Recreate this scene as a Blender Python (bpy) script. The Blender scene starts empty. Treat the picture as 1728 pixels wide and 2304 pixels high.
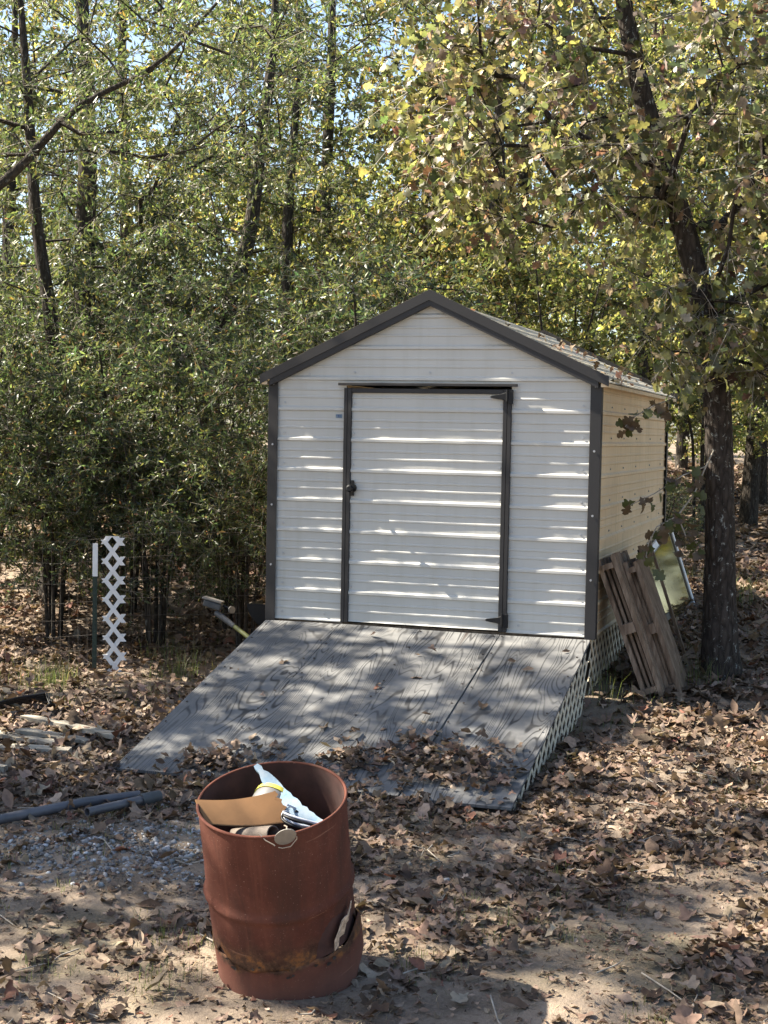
import bpy, math, random
import numpy as np
from mathutils import Matrix, Vector

# ------------------------------------------------------------------ camera
SC = bpy.context.scene
COL = SC.collection
CAMZ = 2.06
cam_d = bpy.data.cameras.new('camera')
cam = bpy.data.objects.new('camera', cam_d)
COL.objects.link(cam)
cam_d.sensor_fit = 'VERTICAL'
cam_d.sensor_height = 36.0
cam_d.sensor_width = 27.0
cam_d.lens = 36.0 * 3249.3 / 2304.0
cam_d.clip_start = 0.1
cam_d.clip_end = 2000.0
PITCH, ROLL = 0.0544, 0.0191
_fwd = Vector((0, math.cos(PITCH), -math.sin(PITCH)))
_up = Vector((0, math.sin(PITCH), math.cos(PITCH)))
_rt = Vector((1, 0, 0))
_r2 = math.cos(ROLL) * _rt + math.sin(ROLL) * _up
_u2 = -math.sin(ROLL) * _rt + math.cos(ROLL) * _up
cam.matrix_world = Matrix(((_r2.x, _u2.x, -_fwd.x, 0), (_r2.y, _u2.y, -_fwd.y, 0),
                           (_r2.z, _u2.z, -_fwd.z, CAMZ), (0, 0, 0, 1)))
SC.camera = cam

# ------------------------------------------------------------------ sky, sun, exposure
SUN_EL = math.radians(44)
SUN_AZ = (-0.976, 0.22)           # horizontal direction towards the sun
world = bpy.data.worlds.new('World')
SC.world = world
world.use_nodes = True
wn = world.node_tree.nodes
wl = world.node_tree.links
bg = wn['Background']
sky = wn.new('ShaderNodeTexSky')
sky.sky_type = 'NISHITA'
sky.sun_disc = False
sky.sun_elevation = SUN_EL
sky.sun_rotation = math.atan2(SUN_AZ[0], SUN_AZ[1])
sky.air_density = 1.0
sky.dust_density = 1.6
sky.ozone_density = 1.0
wl.new(sky.outputs[0], bg.inputs[0])
bg.inputs[1].default_value = 0.066
sun_d = bpy.data.lights.new('sun', 'SUN')
sun_d.energy = 5.0
sun_d.angle = math.radians(0.53)
sun_d.color = (1.0, 0.91, 0.76)
sun = bpy.data.objects.new('sun', sun_d)
COL.objects.link(sun)
_s = Vector((SUN_AZ[0] * math.cos(SUN_EL), SUN_AZ[1] * math.cos(SUN_EL), math.sin(SUN_EL)))
sun.rotation_euler = _s.to_track_quat('Z', 'Y').to_euler()
SC.view_settings.view_transform = 'Standard'
SC.view_settings.look = 'None'
SC.view_settings.exposure = 2.22
SC.view_settings.gamma = 1.0
SC.view_settings.use_curve_mapping = False
try:
    SC.cycles.use_denoising = True
    SC.cycles.denoiser = 'OPENIMAGEDENOISE'
    SC.cycles.denoising_input_passes = 'RGB_ALBEDO_NORMAL'
    SC.cycles.denoising_prefilter = 'ACCURATE'
    SC.cycles.max_bounces = 6
    SC.cycles.diffuse_bounces = 3
    SC.cycles.glossy_bounces = 3
    SC.cycles.transmission_bounces = 6
    SC.cycles.sample_clamp_indirect = 6.0
except Exception:
    pass

# ------------------------------------------------------------------ helpers
def rng(seed):
    return np.random.default_rng(seed)

def put(o, label=None, cat=None, group=None, kind=None):
    if label: o['label'] = label
    if cat: o['category'] = cat
    if group: o['group'] = group
    if kind: o['kind'] = kind
    return o

def link(name, data, parent=None, mat=None):
    o = bpy.data.objects.new(name, data)
    COL.objects.link(o)
    if parent is not None:
        o.parent = parent
    if mat is not None and data is not None:
        if len(data.materials) == 0:
            data.materials.append(mat)
    return o

def empty(name, loc=(0, 0, 0), rotz=0.0, mat=None):
    o = bpy.data.objects.new(name, None)
    COL.objects.link(o)
    o.empty_display_size = 0.1
    o.location = loc
    o.rotation_euler = (0, 0, rotz)
    if mat is not None:
        o.matrix_world = mat
    return o

class MB:
    """collects polygons; build() links them as one mesh object"""
    def __init__(self):
        self.v = []
        self.f = []
        self.smooth = []
    def add(self, verts, faces, smooth=False):
        b = len(self.v)
        self.v.extend([tuple(map(float, p)) for p in verts])
        for f in faces:
            self.f.append([b + i for i in f])
            self.smooth.append(smooth)
        return self
    def box(self, lo, hi):
        x0, y0, z0 = lo
        x1, y1, z1 = hi
        return self.add([(x0, y0, z0), (x1, y0, z0), (x1, y1, z0), (x0, y1, z0),
                         (x0, y0, z1), (x1, y0, z1), (x1, y1, z1), (x0, y1, z1)],
                        [(0, 3, 2, 1), (4, 5, 6, 7), (0, 1, 5, 4), (1, 2, 6, 5), (2, 3, 7, 6), (3, 0, 4, 7)])
    def bar(self, a, b, w, t, up=(0, 0, 1)):
        """box beam from a to b, width w along side axis, thickness t along up axis"""
        a = np.array(a, float); b = np.array(b, float)
        d = b - a; d /= np.linalg.norm(d)
        u = np.array(up, float); u = u - d * (u @ d); u /= np.linalg.norm(u)
        s = np.cross(d, u)
        vs = []
        for p in (a, b):
            for sx, sy in ((-1, -1), (1, -1), (1, 1), (-1, 1)):
                vs.append(p + s * sx * w / 2 + u * sy * t / 2)
        return self.add(vs, [(0, 1, 2, 3), (7, 6, 5, 4), (0, 4, 5, 1), (1, 5, 6, 2), (2, 6, 7, 3), (3, 7, 4, 0)])
    def tube(self, pts, r, k=10, caps=True, hollow=0.0):
        pts = np.array(pts, float)
        n = len(pts)
        r = np.broadcast_to(np.array(r, float), (n,))
        V, F = tube_arrays(pts, r, k)
        self.add(V, F, True)
        if caps and not hollow:
            self.add(V[:k], [list(range(k))[::-1]])
            self.add(V[-k:], [list(range(k))])
        if hollow:
            V2, F2 = tube_arrays(pts, r * hollow, k)
            self.add(V2, [f[::-1] for f in F2], True)
            for e0, e1, fl in ((V[:k], V2[:k], False), (V[-k:], V2[-k:], True)):
                vs = list(e0) + list(e1)
                fs = []
                for i in range(k):
                    j = (i + 1) % k
                    q = (i, k + i, k + j, j)
                    fs.append(q[::-1] if fl else q)
                self.add(vs, fs)
        return self
    def disc(self, c, n, r, k=12, t=0.004):
        c = np.array(c, float); n = np.array(n, float); n /= np.linalg.norm(n)
        return self.tube([c - n * t / 2, c + n * t / 2], r, k)
    def build(self, name, mat, parent=None, bevel=0.0, autosmooth=False):
        me = bpy.data.meshes.new(name)
        me.from_pydata(self.v, [], self.f)
        me.polygons.foreach_set('use_smooth', self.smooth)
        me.update()
        o = link(name, me, parent, mat)
        if bevel:
            m = o.modifiers.new('bevel', 'BEVEL')
            m.width = bevel; m.segments = 1; m.limit_method = 'ANGLE'
        return o

def frames(pts):
    n = len(pts)
    t = np.gradient(pts, axis=0) if n > 2 else np.repeat((pts[-1:] - pts[:1]), n, 0)
    t = t / (np.linalg.norm(t, axis=1, keepdims=True) + 1e-9)
    ref = np.array([0.31, 0.87, 0.13]) if abs(t[:, 2]).mean() > 0.6 else np.array([0.05, 0.1, 1.0])
    a = np.cross(t, ref); a /= np.linalg.norm(a, axis=1, keepdims=True) + 1e-9
    b = np.cross(t, a)
    return t, a, b

def tube_arrays(pts, r, k):
    t, a, b = frames(pts)
    an = np.arange(k) * 2 * math.pi / k
    V = (pts[:, None, :] + r[:, None, None] * (a[:, None, :] * np.cos(an)[None, :, None] + b[:, None, :] * np.sin(an)[None, :, None])).reshape(-1, 3)
    F = []
    for i in range(len(pts) - 1):
        for j in range(k):
            j2 = (j + 1) % k
            F.append((i * k + j, i * k + j2, (i + 1) * k + j2, (i + 1) * k + j))
    return V, F

def mesh_np(name, V, F, colors=None, smooth=False):
    """F: (m,3) or (m,4) int array"""
    F = np.asarray(F, dtype=np.int32)
    V = np.asarray(V, dtype=np.float32)
    me = bpy.data.meshes.new(name)
    m, k = F.shape
    me.vertices.add(len(V))
    me.vertices.foreach_set('co', V.ravel())
    me.loops.add(m * k)
    me.loops.foreach_set('vertex_index', F.ravel())
    me.polygons.add(m)
    me.polygons.foreach_set('loop_start', np.arange(m, dtype=np.int32) * k)
    if smooth:
        me.polygons.foreach_set('use_smooth', np.ones(m, dtype=bool))
    me.update(calc_edges=True)
    if colors is not None:
        at = me.color_attributes.new('tint', 'FLOAT_COLOR', 'POINT')
        at.data.foreach_set('color', np.asarray(colors, dtype=np.float32).ravel())
    return me

def basis(axis, normal):
    X = axis / (np.linalg.norm(axis, axis=1, keepdims=True) + 1e-9)
    Z = normal - X * (normal * X).sum(1, keepdims=True)
    Z /= np.linalg.norm(Z, axis=1, keepdims=True) + 1e-9
    Y = np.cross(Z, X)
    return np.stack([X, Y, Z], axis=2)          # columns

def scatter(protos, which, pos, B, scale, col):
    """bake copies of leaf prototypes: returns V, F, C"""
    Vs, Fs, Cs = [], [], []
    off = 0
    for pi, (pv, pf) in enumerate(protos):
        idx = np.nonzero(which == pi)[0]
        if len(idx) == 0:
            continue
        n = len(pv)
        V = np.einsum('nij,kj->nki', B[idx], pv) * scale[idx][:, None, None] + pos[idx][:, None, :]
        F = pf[None, :, :] + (np.arange(len(idx)) * n)[:, None, None] + off
        Vs.append(V.reshape(-1, 3)); Fs.append(F.reshape(-1, 3))
        Cs.append(np.repeat(col[idx], n, axis=0))
        off += len(idx) * n
    return np.concatenate(Vs), np.concatenate(Fs), np.concatenate(Cs)

def pick(r, palette, weights, n, jit=0.25, hue=0.08):
    pal = np.array(palette, float)
    w = np.array(weights, float); w /= w.sum()
    c = pal[r.choice(len(pal), n, p=w)]
    c = c * (1 + jit * r.normal(size=(n, 1))).clip(0.4, 1.8) * (1 + hue * r.normal(size=(n, 3))).clip(0.6, 1.4)
    return np.concatenate([c.clip(0.004, 0.9), np.ones((n, 1))], 1)

# ------------------------------------------------------------------ node materials
def newmat(name):
    m = bpy.data.materials.new(name)
    m.use_nodes = True
    nt = m.node_tree
    for n in list(nt.nodes):
        nt.nodes.remove(n)
    out = nt.nodes.new('ShaderNodeOutputMaterial')
    return m, nt, out

def N(nt, typ, **kw):
    n = nt.nodes.new(typ)
    for k, v in kw.items():
        if k.startswith('i_'):
            key = k[2:]
            key = int(key) if key.isdigit() else key.replace('_', ' ')
            n.inputs[key].default_value = v
        else:
            setattr(n, k, v)
    return n

def ramp(nt, src, stops):
    r = nt.nodes.new('ShaderNodeValToRGB')
    el = r.color_ramp.elements
    while len(el) < len(stops):
        el.new(0.5)
    for e, (p, c) in zip(el, stops):
        e.position = p
        e.color = (c[0], c[1], c[2], 1) if not isinstance(c, (int, float)) else (c, c, c, 1)
    nt.links.new(src, r.inputs[0])
    return r.outputs[0]

def coords(nt, scale=(1, 1, 1), rot=(0, 0, 0), loc=(0, 0, 0), kind='Object'):
    tc = nt.nodes.new('ShaderNodeTexCoord')
    mp = nt.nodes.new('ShaderNodeMapping')
    mp.inputs['Scale'].default_value = scale
    mp.inputs['Rotation'].default_value = rot
    mp.inputs['Location'].default_value = loc
    nt.links.new(tc.outputs[kind], mp.inputs[0])
    return mp.outputs[0]

def noise(nt, co, scale, detail=4.0, rough=0.55, dist=0.0):
    n = N(nt, 'ShaderNodeTexNoise', i_Scale=scale, i_Detail=detail, i_Roughness=rough, i_Distortion=dist)
    nt.links.new(co, n.inputs['Vector'])
    return n.outputs['Fac']

def mix(nt, a, b, fac, mode='MIX'):
    n = nt.nodes.new('ShaderNodeMix')
    n.data_type = 'RGBA'
    n.blend_type = mode
    for sock, val in ((n.inputs['Factor'], fac), (n.inputs['A'], a), (n.inputs['B'], b)):
        if isinstance(val, bpy.types.NodeSocket):
            nt.links.new(val, sock)
        elif isinstance(val, (int, float)):
            sock.default_value = val
        else:
            sock.default_value = (val[0], val[1], val[2], 1)
    return n.outputs['Result']

def principled(nt, out, color, rough=0.6, metallic=0.0, spec=0.5, bump=None, bump_s=0.3, bump_d=0.01):
    p = nt.nodes.new('ShaderNodeBsdfPrincipled')
    if isinstance(color, bpy.types.NodeSocket):
        nt.links.new(color, p.inputs['Base Color'])
    else:
        p.inputs['Base Color'].default_value = (color[0], color[1], color[2], 1)
    if isinstance(rough, bpy.types.NodeSocket):
        nt.links.new(rough, p.inputs['Roughness'])
    else:
        p.inputs['Roughness'].default_value = rough
    p.inputs['Metallic'].default_value = metallic
    p.inputs['Specular IOR Level'].default_value = spec
    if bump is not None:
        b = nt.nodes.new('ShaderNodeBump')
        b.inputs['Strength'].default_value = bump_s
        b.inputs['Distance'].default_value = bump_d
        nt.links.new(bump, b.inputs['Height'])
        nt.links.new(b.outputs[0], p.inputs['Normal'])
    nt.links.new(p.outputs[0], out.inputs[0])
    return p

def simple(name, color, rough=0.6, metallic=0.0, var=0.25, scale=18.0, spec=0.5, bump_s=0.15):
    m, nt, out = newmat(name)
    co = coords(nt)
    f = noise(nt, co, scale, 5)
    lo = [c * (1 - var) for c in color]
    hi = [min(1, c * (1 + var)) for c in color]
    c = ramp(nt, f, [(0.3, lo), (0.7, hi)])
    principled(nt, out, c, rough, metallic, spec, f, bump_s, 0.004)
    return m

def mat_leaf(name, trans=0.35, rough=0.45, spec=0.5):
    m, nt, out = newmat(name)
    a = nt.nodes.new('ShaderNodeAttribute')
    a.attribute_name = 'tint'
    co = coords(nt)
    f = noise(nt, co, 40.0, 2)
    c = mix(nt, a.outputs['Color'], (0.5, 0.5, 0.5), 0.0)
    g = ramp(nt, f, [(0.3, 0.75), (0.7, 1.2)])
    c = mix(nt, a.outputs['Color'], g, 1.0, 'MULTIPLY')
    p = principled(nt, out, c, rough, 0, spec)
    t = nt.nodes.new('ShaderNodeBsdfTranslucent')
    tcol = mix(nt, c, (1.75, 1.75, 1.25), 1.0, 'MULTIPLY')
    nt.links.new(tcol, t.inputs[0])
    ms = nt.nodes.new('ShaderNodeMixShader')
    ms.inputs[0].default_value = trans
    nt.links.new(p.outputs[0], ms.inputs[1])
    nt.links.new(t.outputs[0], ms.inputs[2])
    nt.links.new(ms.outputs[0], out.inputs[0])
    return m

M = {}
M['leaf'] = mat_leaf('living_leaf', 0.45, 0.42, 0.5)
M['litter'] = mat_leaf('dry_leaf', 0.12, 0.75, 0.25)

def mat_bark(name, dark, light, lichen=0.0):
    m, nt, out = newmat(name)
    co = coords(nt, (1, 1, 0.28))
    f = noise(nt, co, 26, 7, 0.65, 0.6)
    v = N(nt, 'ShaderNodeTexVoronoi', feature='DISTANCE_TO_EDGE', i_Scale=24.0)
    nt.links.new(co, v.inputs['Vector'])
    vv = ramp(nt, v.outputs['Distance'], [(0.0, 0.0), (0.35, 1.0)])
    h = mix(nt, f, vv, 0.5, 'MULTIPLY')
    c = ramp(nt, h, [(0.08, dark), (0.5, light)])
    if lichen:
        co2 = coords(nt, (1, 1, 0.7))
        l = noise(nt, co2, 24, 7, 0.75, 0.4)
        lm = ramp(nt, l, [(0.58, 0.0), (0.66, lichen)])
        c = mix(nt, c, (0.42, 0.44, 0.42), lm)
    principled(nt, out, c, 0.95, 0, 0.1, h, 1.0, 0.035)
    return m
M['bark_oak'] = mat_bark('oak_bark', (0.006, 0.0055, 0.0055), (0.065, 0.054, 0.047), 0.8)
M['bark'] = mat_bark('grey_bark', (0.008, 0.007, 0.006), (0.07, 0.060, 0.05), 0.3)
M['twig'] = simple('twig_bark', (0.27, 0.24, 0.20), 0.85, var=0.4)

def mat_ground():
    m, nt, out = newmat('forest_floor')
    co = coords(nt)
    a = noise(nt, co, 0.9, 4)
    b = noise(nt, co, 9, 6, 0.65)
    cgr = noise(nt, co, 70, 6, 0.7)
    base = ramp(nt, b, [(0.25, (0.062, 0.048, 0.038)), (0.5, (0.136, 0.107, 0.084)), (0.75, (0.207, 0.165, 0.128))])
    dry = ramp(nt, cgr, [(0.3, (0.070, 0.054, 0.041)), (0.55, (0.189, 0.150, 0.114)), (0.8, (0.326, 0.264, 0.202))])
    c = mix(nt, base, dry, 0.55)
    sand = noise(nt, co, 1.6, 5, 0.6)
    c = mix(nt, c, (0.36, 0.285, 0.215), ramp(nt, sand, [(0.42, 0.0), (0.62, 0.6)]))
    grn = ramp(nt, a, [(0.52, 0.0), (0.66, 0.35)])
    c = mix(nt, c, (0.075, 0.085, 0.035), grn)
    principled(nt, out, c, 0.95, 0, 0.15, cgr, 0.6, 0.02)
    return m
M['ground'] = mat_ground()

def mat_steel(name, col, rough=0.33, dirt=0.12, streak=None):
    m, nt, out = newmat(name)
    co = coords(nt)
    a = noise(nt, co, 1.7, 5, 0.6)
    sc = coords(nt, (14, 14, 0.9))
    s = noise(nt, sc, 1.0, 5, 0.6)
    c = mix(nt, col, [x * 0.80 for x in col], ramp(nt, a, [(0.4, 0.0), (0.75, dirt * 3)]))
    if streak:
        c = mix(nt, c, streak, ramp(nt, s, [(0.48, 0.0), (0.75, 0.55)]))
    fine = noise(nt, co, 130, 3)
    c = mix(nt, c, [x * 0.86 for x in col], ramp(nt, fine, [(0.6, 0.0), (0.75, 0.35)]))
    r = ramp(nt, a, [(0.3, rough), (0.8, rough + 0.18)])
    principled(nt, out, c, r, 0, 0.5, a, 0.05, 0.02)
    return m
M['steel'] = mat_steel('cream_painted_steel', (0.49, 0.485, 0.455), 0.36, 0.16, (0.41, 0.40, 0.355))
M['steel_side'] = mat_steel('bounce_warmed_stained_steel', (0.62, 0.485, 0.315), 0.45, 0.2, (0.36, 0.29, 0.155))  # same cream steel, stained; warm bounce light is put into its tan base
M['trim'] = mat_steel('bronze_painted_steel', (0.0135, 0.0125, 0.0135), 0.5, 0.1)
M['black'] = simple('black_enamel', (0.0045, 0.005, 0.0065), 0.5, var=0.3, spec=0.3)
M['screw'] = simple('zinc_screw', (0.35, 0.36, 0.38), 0.4, 0.6)
M['white_plastic'] = simple('white_vinyl', (0.72, 0.73, 0.74), 0.5, var=0.08, scale=9)
M['old_white'] = simple('stained_white_wood', (0.62, 0.55, 0.42), 0.7, var=0.25, scale=9)

def mat_ply():
    m, nt, out = newmat('weathered_plywood')
    oi = nt.nodes.new('ShaderNodeObjectInfo')
    tc = nt.nodes.new('ShaderNodeTexCoord')
    ad = N(nt, 'ShaderNodeVectorMath', operation='ADD')
    sc = N(nt, 'ShaderNodeVectorMath', operation='SCALE')
    sc.inputs['Scale'].default_value = 37.0
    cb = N(nt, 'ShaderNodeCombineXYZ')
    nt.links.new(oi.outputs['Random'], cb.inputs[0]); nt.links.new(oi.outputs['Random'], cb.inputs[1])
    nt.links.new(cb.outputs[0], sc.inputs[0])
    nt.links.new(tc.outputs['Object'], ad.inputs[0]); nt.links.new(sc.outputs[0], ad.inputs[1])
    mp = nt.nodes.new('ShaderNodeMapping')
    mp.inputs['Scale'].default_value = (4.2, 0.50, 1)
    nt.links.new(ad.outputs[0], mp.inputs[0])
    h = noise(nt, mp.outputs[0], 1.0, 2.2, 0.45, 0.5)
    mul = N(nt, 'ShaderNodeMath', operation='MULTIPLY'); mul.inputs[1].default_value = 165.0
    nt.links.new(h, mul.inputs[0])
    sn = N(nt, 'ShaderNodeMath', operation='SINE')
    nt.links.new(mul.outputs[0], sn.inputs[0])
    s01 = ramp(nt, sn.outputs[0], [(0.0, 0.0), (0.55, 0.25), (0.95, 1.0)])
    co = coords(nt)
    amp = ramp(nt, noise(nt, co, 2.3, 3), [(0.35, 0.35), (0.6, 1.0)])
    fib = coords(nt, (160, 5, 1))
    fb = noise(nt, fib, 1.0, 4, 0.6)
    big = noise(nt, co, 3.5, 5, 0.6)
    base = ramp(nt, big, [(0.3, (0.105, 0.105, 0.105)), (0.6, (0.165, 0.165, 0.163)), (0.8, (0.225, 0.22, 0.212))])
    base = mix(nt, base, (0.17, 0.165, 0.16), ramp(nt, fb, [(0.5, 0.0), (0.8, 0.45)]))
    gm = mix(nt, (0, 0, 0), s01, amp)
    c = mix(nt, base, (0.045, 0.045, 0.046), gm)
    st = ramp(nt, noise(nt, co, 6.0, 6, 0.7), [(0.58, 0.0), (0.72, 0.5)])
    c = mix(nt, c, (0.13, 0.115, 0.10), st)
    kn = ramp(nt, h, [(0.245, 1.0), (0.27, 0.0)])
    c = mix(nt, c, (0.05, 0.04, 0.035), kn)
    principled(nt, out, c, 0.88, 0, 0.2, mix(nt, s01, fb, 0.5), 0.35, 0.004)
    return m
M['ply'] = mat_ply()

def mat_wood(name, lo, mid, hi, axis=2):
    m, nt, out = newmat(name)
    s = [22, 22, 22]; s[axis] = 1.6
    co = coords(nt, tuple(s))
    f = noise(nt, co, 1.0, 6, 0.65, 0.4)
    c = ramp(nt, f, [(0.28, lo), (0.5, mid), (0.75, hi)])
    co2 = coords(nt)
    c = mix(nt, c, [x * 0.5 for x in lo], ramp(nt, noise(nt, co2, 5, 4), [(0.55, 0.0), (0.75, 0.6)]))
    principled(nt, out, c, 0.9, 0, 0.2, f, 0.5, 0.006)
    return m
M['pallet'] = mat_wood('old_pallet_wood', (0.072, 0.048, 0.034), (0.175, 0.125, 0.088), (0.31, 0.24, 0.18), 2)
M['greywood'] = mat_wood('driftwood_grey', (0.12, 0.10, 0.08), (0.30, 0.27, 0.22), (0.50, 0.46, 0.38), 0)

def mat_rust():
    m, nt, out = newmat('rusted_drum_steel')
    co = coords(nt)
    a = noise(nt, co, 4.5, 6, 0.6)
    b = noise(nt, co, 55, 6, 0.7)
    c = ramp(nt, a, [(0.25, (0.066, 0.024, 0.0165)), (0.5, (0.090, 0.032, 0.022)), (0.8, (0.122, 0.048, 0.033))])
    c = mix(nt, c, (0.165, 0.066, 0.045), ramp(nt, b, [(0.55, 0.0), (0.8, 0.55)]))
    c = mix(nt, c, (0.07, 0.028, 0.02), ramp(nt, b, [(0.2, 0.55), (0.4, 0.0)]))
    big = noise(nt, coords(nt, (1, 1, 0.45)), 3.2, 6, 0.7, 0.8)
    c = mix(nt, c, (0.050, 0.026, 0.020), ramp(nt, big, [(0.47, 0.0), (0.66, 0.8)]))
    st_ = noise(nt, coords(nt, (30, 30, 1.6)), 1.0, 4, 0.6)
    c = mix(nt, c, (0.17, 0.064, 0.04), ramp(nt, st_, [(0.55, 0.0), (0.75, 0.35)]))
    spk = noise(nt, co, 150, 2)
    c = mix(nt, c, (0.34, 0.22, 0.17), ramp(nt, spk, [(0.68, 0.0), (0.74, 0.5)]))
    # stained band around the rusted-through seam, and a paler dusty foot
    tc = nt.nodes.new('ShaderNodeTexCoord')
    sp = nt.nodes.new('ShaderNodeSeparateXYZ')
    nt.links.new(tc.outputs['Object'], sp.inputs[0])
    wob = N(nt, 'ShaderNodeMath', operation='MULTIPLY_ADD'); wob.inputs[1].default_value = 0.16
    nt.links.new(noise(nt, co, 7, 5, 0.7), wob.inputs[0]); nt.links.new(sp.outputs[2], wob.inputs[2])
    band = ramp(nt, wob.outputs[0], [(0.26, 0.0), (0.285, 0.85), (0.33, 0.75), (0.40, 0.0)])
    dk = ramp(nt, noise(nt, co, 16, 5, 0.7), [(0.38, (0.018, 0.013, 0.010)), (0.52, (0.085, 0.05, 0.03)), (0.66, (0.26, 0.11, 0.035)), (0.8, (0.18, 0.13, 0.10))])
    c = mix(nt, c, dk, band)
    foot = ramp(nt, wob.outputs[0], [(0.14, 0.6), (0.25, 0.25), (0.30, 0.0)])
    c = mix(nt, c, (0.20, 0.092, 0.068), foot)
    scr = coords(nt, (3, 3, 60))
    s = ramp(nt, noise(nt, scr, 1.0, 3, 0.5), [(0.70, 0.0), (0.74, 0.4)])
    c = mix(nt, c, (0.30, 0.16, 0.11), s)
    principled(nt, out, c, 0.88, 0.0, 0.15, b, 0.25, 0.004)
    return m
M['rust'] = mat_rust()
M['rust_in'] = simple('dark_rusted_steel', (0.050, 0.020, 0.016), 0.85, var=0.45, scale=10)
M['char'] = simple('burnt_scale', (0.03, 0.022, 0.018), 0.9, var=0.6, scale=40)
M['peel'] = simple('peeling_scale', (0.42, 0.33, 0.25), 0.8, var=0.5, scale=60)
M['card'] = simple('cardboard', (0.25, 0.125, 0.048), 0.85, var=0.12, scale=12)
M['foam'] = None
def mat_foam():
    m, nt, out = newmat('pale_blue_foam')
    co = coords(nt)
    c = ramp(nt, noise(nt, co, 9, 4), [(0.3, (0.06, 0.15, 0.26)), (0.5, (0.15, 0.22, 0.28)), (0.75, (0.22, 0.25, 0.28))])
    principled(nt, out, c, 0.6, 0, 0.4, noise(nt, co, 60, 3), 0.2, 0.004)
    return m
M['foam'] = mat_foam()
M['greyplastic'] = simple('grey_plastic', (0.12, 0.116, 0.112), 0.45, var=0.2)
M['yellow'] = simple('yellow_tape', (0.42, 0.38, 0.06), 0.5, var=0.12)
M['tube'] = simple('paper_tube', (0.13, 0.105, 0.085), 0.8, var=0.3)
M['galv'] = simple('galvanised_metal', (0.20, 0.19, 0.175), 0.5, 0.5, var=0.2)
M['wire'] = simple('bare_wire', (0.35, 0.29, 0.23), 0.45, 0.4)
M['cable_w'] = simple('white_cable', (0.45, 0.47, 0.52), 0.5)
M['pvc'] = simple('grey_conduit', (0.085, 0.085, 0.095), 0.45, var=0.25, scale=7)
M['lime'] = simple('lime_paint', (0.12, 0.13, 0.035), 0.5, var=0.15)
M['darkgrip'] = simple('grey_grip', (0.055, 0.06, 0.065), 0.6)
M['tgreen'] = simple('green_post_paint', (0.012, 0.028, 0.02), 0.55, var=0.3)
M['stone'] = None
def mat_stone():
    m, nt, out = newmat('limestone_gravel')
    a = nt.nodes.new('ShaderNodeAttribute'); a.attribute_name = 'tint'
    co = coords(nt)
    c = mix(nt, a.outputs['Color'], ramp(nt, noise(nt, co, 60, 4), [(0.3, 0.7), (0.7, 1.15)]), 1.0, 'MULTIPLY')
    principled(nt, out, c, 0.85, 0, 0.3)
    return m
M['stone'] = mat_stone()
def mat_glass():
    m, nt, out = newmat('reflection_tinted_storm_glass')
    co = coords(nt)
    d = noise(nt, co, 3.0, 5, 0.6)
    p = principled(nt, out, (0.055, 0.05, 0.025), ramp(nt, d, [(0.3, 0.04), (0.8, 0.14)]), 0.0, 1.0)
    g = nt.nodes.new('ShaderNodeBsdfGlossy')
    g.inputs['Color'].default_value = (0.72, 0.62, 0.38, 1)  # olive tint paints in the leaf litter mirrored by the pane
    g.inputs['Roughness'].default_value = 0.06
    ms = nt.nodes.new('ShaderNodeMixShader')
    ms.inputs[0].default_value = 0.5
    nt.links.new(p.outputs[0], ms.inputs[1]); nt.links.new(g.outputs[0], ms.inputs[2])
    nt.links.new(ms.outputs[0], out.inputs[0])
    return m
M['glass'] = mat_glass()

# ------------------------------------------------------------------ ground
def sstep(t):
    t = np.clip(t, 0, 1)
    return t * t * (3 - 2 * t)

def gz(x, y):
    x = np.asarray(x, float); y = np.asarray(y, float)
    z = 0.068 * np.minimum(0, np.maximum(y, 2.0) - 7.9)
    k = sstep((x - 0.60) / 0.75)
    right = 0.09 * sstep((y - 8.15) / 0.8) + 0.12 * sstep((y - 9.45) / 0.95) + 0.085 * np.clip(y - 10.2, 0, 4.0)
    left = 0.52 * sstep((y - 12.8) / 4.5)
    z = z + k * right + (1 - k) * left + 0.028 * np.clip(y - 15, 0, 45)
    z = z - 0.040 * np.exp(-((y - 8.45) / 0.75) ** 2) * sstep((x + 2.3) / 0.6) * sstep((1.1 - x) / 0.5)
    z = z + 0.018 * np.sin(1.7 * x + 0.6) * np.sin(1.3 * y + 0.4) + 0.012 * np.sin(4.1 * x + 1.9 * y) + 0.008 * np.sin(7.3 * y - 3.0 * x)
    return z

def build_ground():
    xs = np.concatenate([np.linspace(-120, -9, 24), np.linspace(-8.6, 8.6, 150), np.linspace(9, 120, 24)])
    ys = np.concatenate([np.linspace(-30, 2, 12), np.linspace(2.3, 20, 170), np.linspace(20.6, 60, 40), np.linspace(64, 260, 14)])
    X, Y = np.meshgrid(xs, ys)
    Z = gz(X, Y)
    r = rng(3)
    near = (np.abs(X) < 8.6) & (Y > 2.3) & (Y < 20)
    Z = Z + near * r.normal(size=Z.shape) * 0.006
    V = np.stack([X, Y, Z], -1).reshape(-1, 3)
    ny, nx = X.shape
    i = np.arange(ny - 1)[:, None] * nx + np.arange(nx - 1)[None, :]
    F = np.stack([i, i + 1, i + nx + 1, i + nx], -1).reshape(-1, 4)
    o = link('ground', mesh_np('ground', V, F, smooth=True), None, M['ground'])
    put(o, 'bare brown earth of the yard and wood floor', 'ground', kind='structure')
build_ground()

# ------------------------------------------------------------------ the shed
AL = 0.3197
SH = np.array([-0.8634, 11.0030, 0.635])
E_ = np.array([math.cos(AL), -math.sin(AL), 0])
SD = np.array([math.sin(AL), math.cos(AL), 0])
W, DEP, EAVE, APEX = 2.49, 3.66, 1.80, 2.385
shed = empty('metal_shed', SH, -AL)
put(shed, 'cream ribbed steel shed with dark bronze trim and low gable roof', 'shed')

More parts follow.
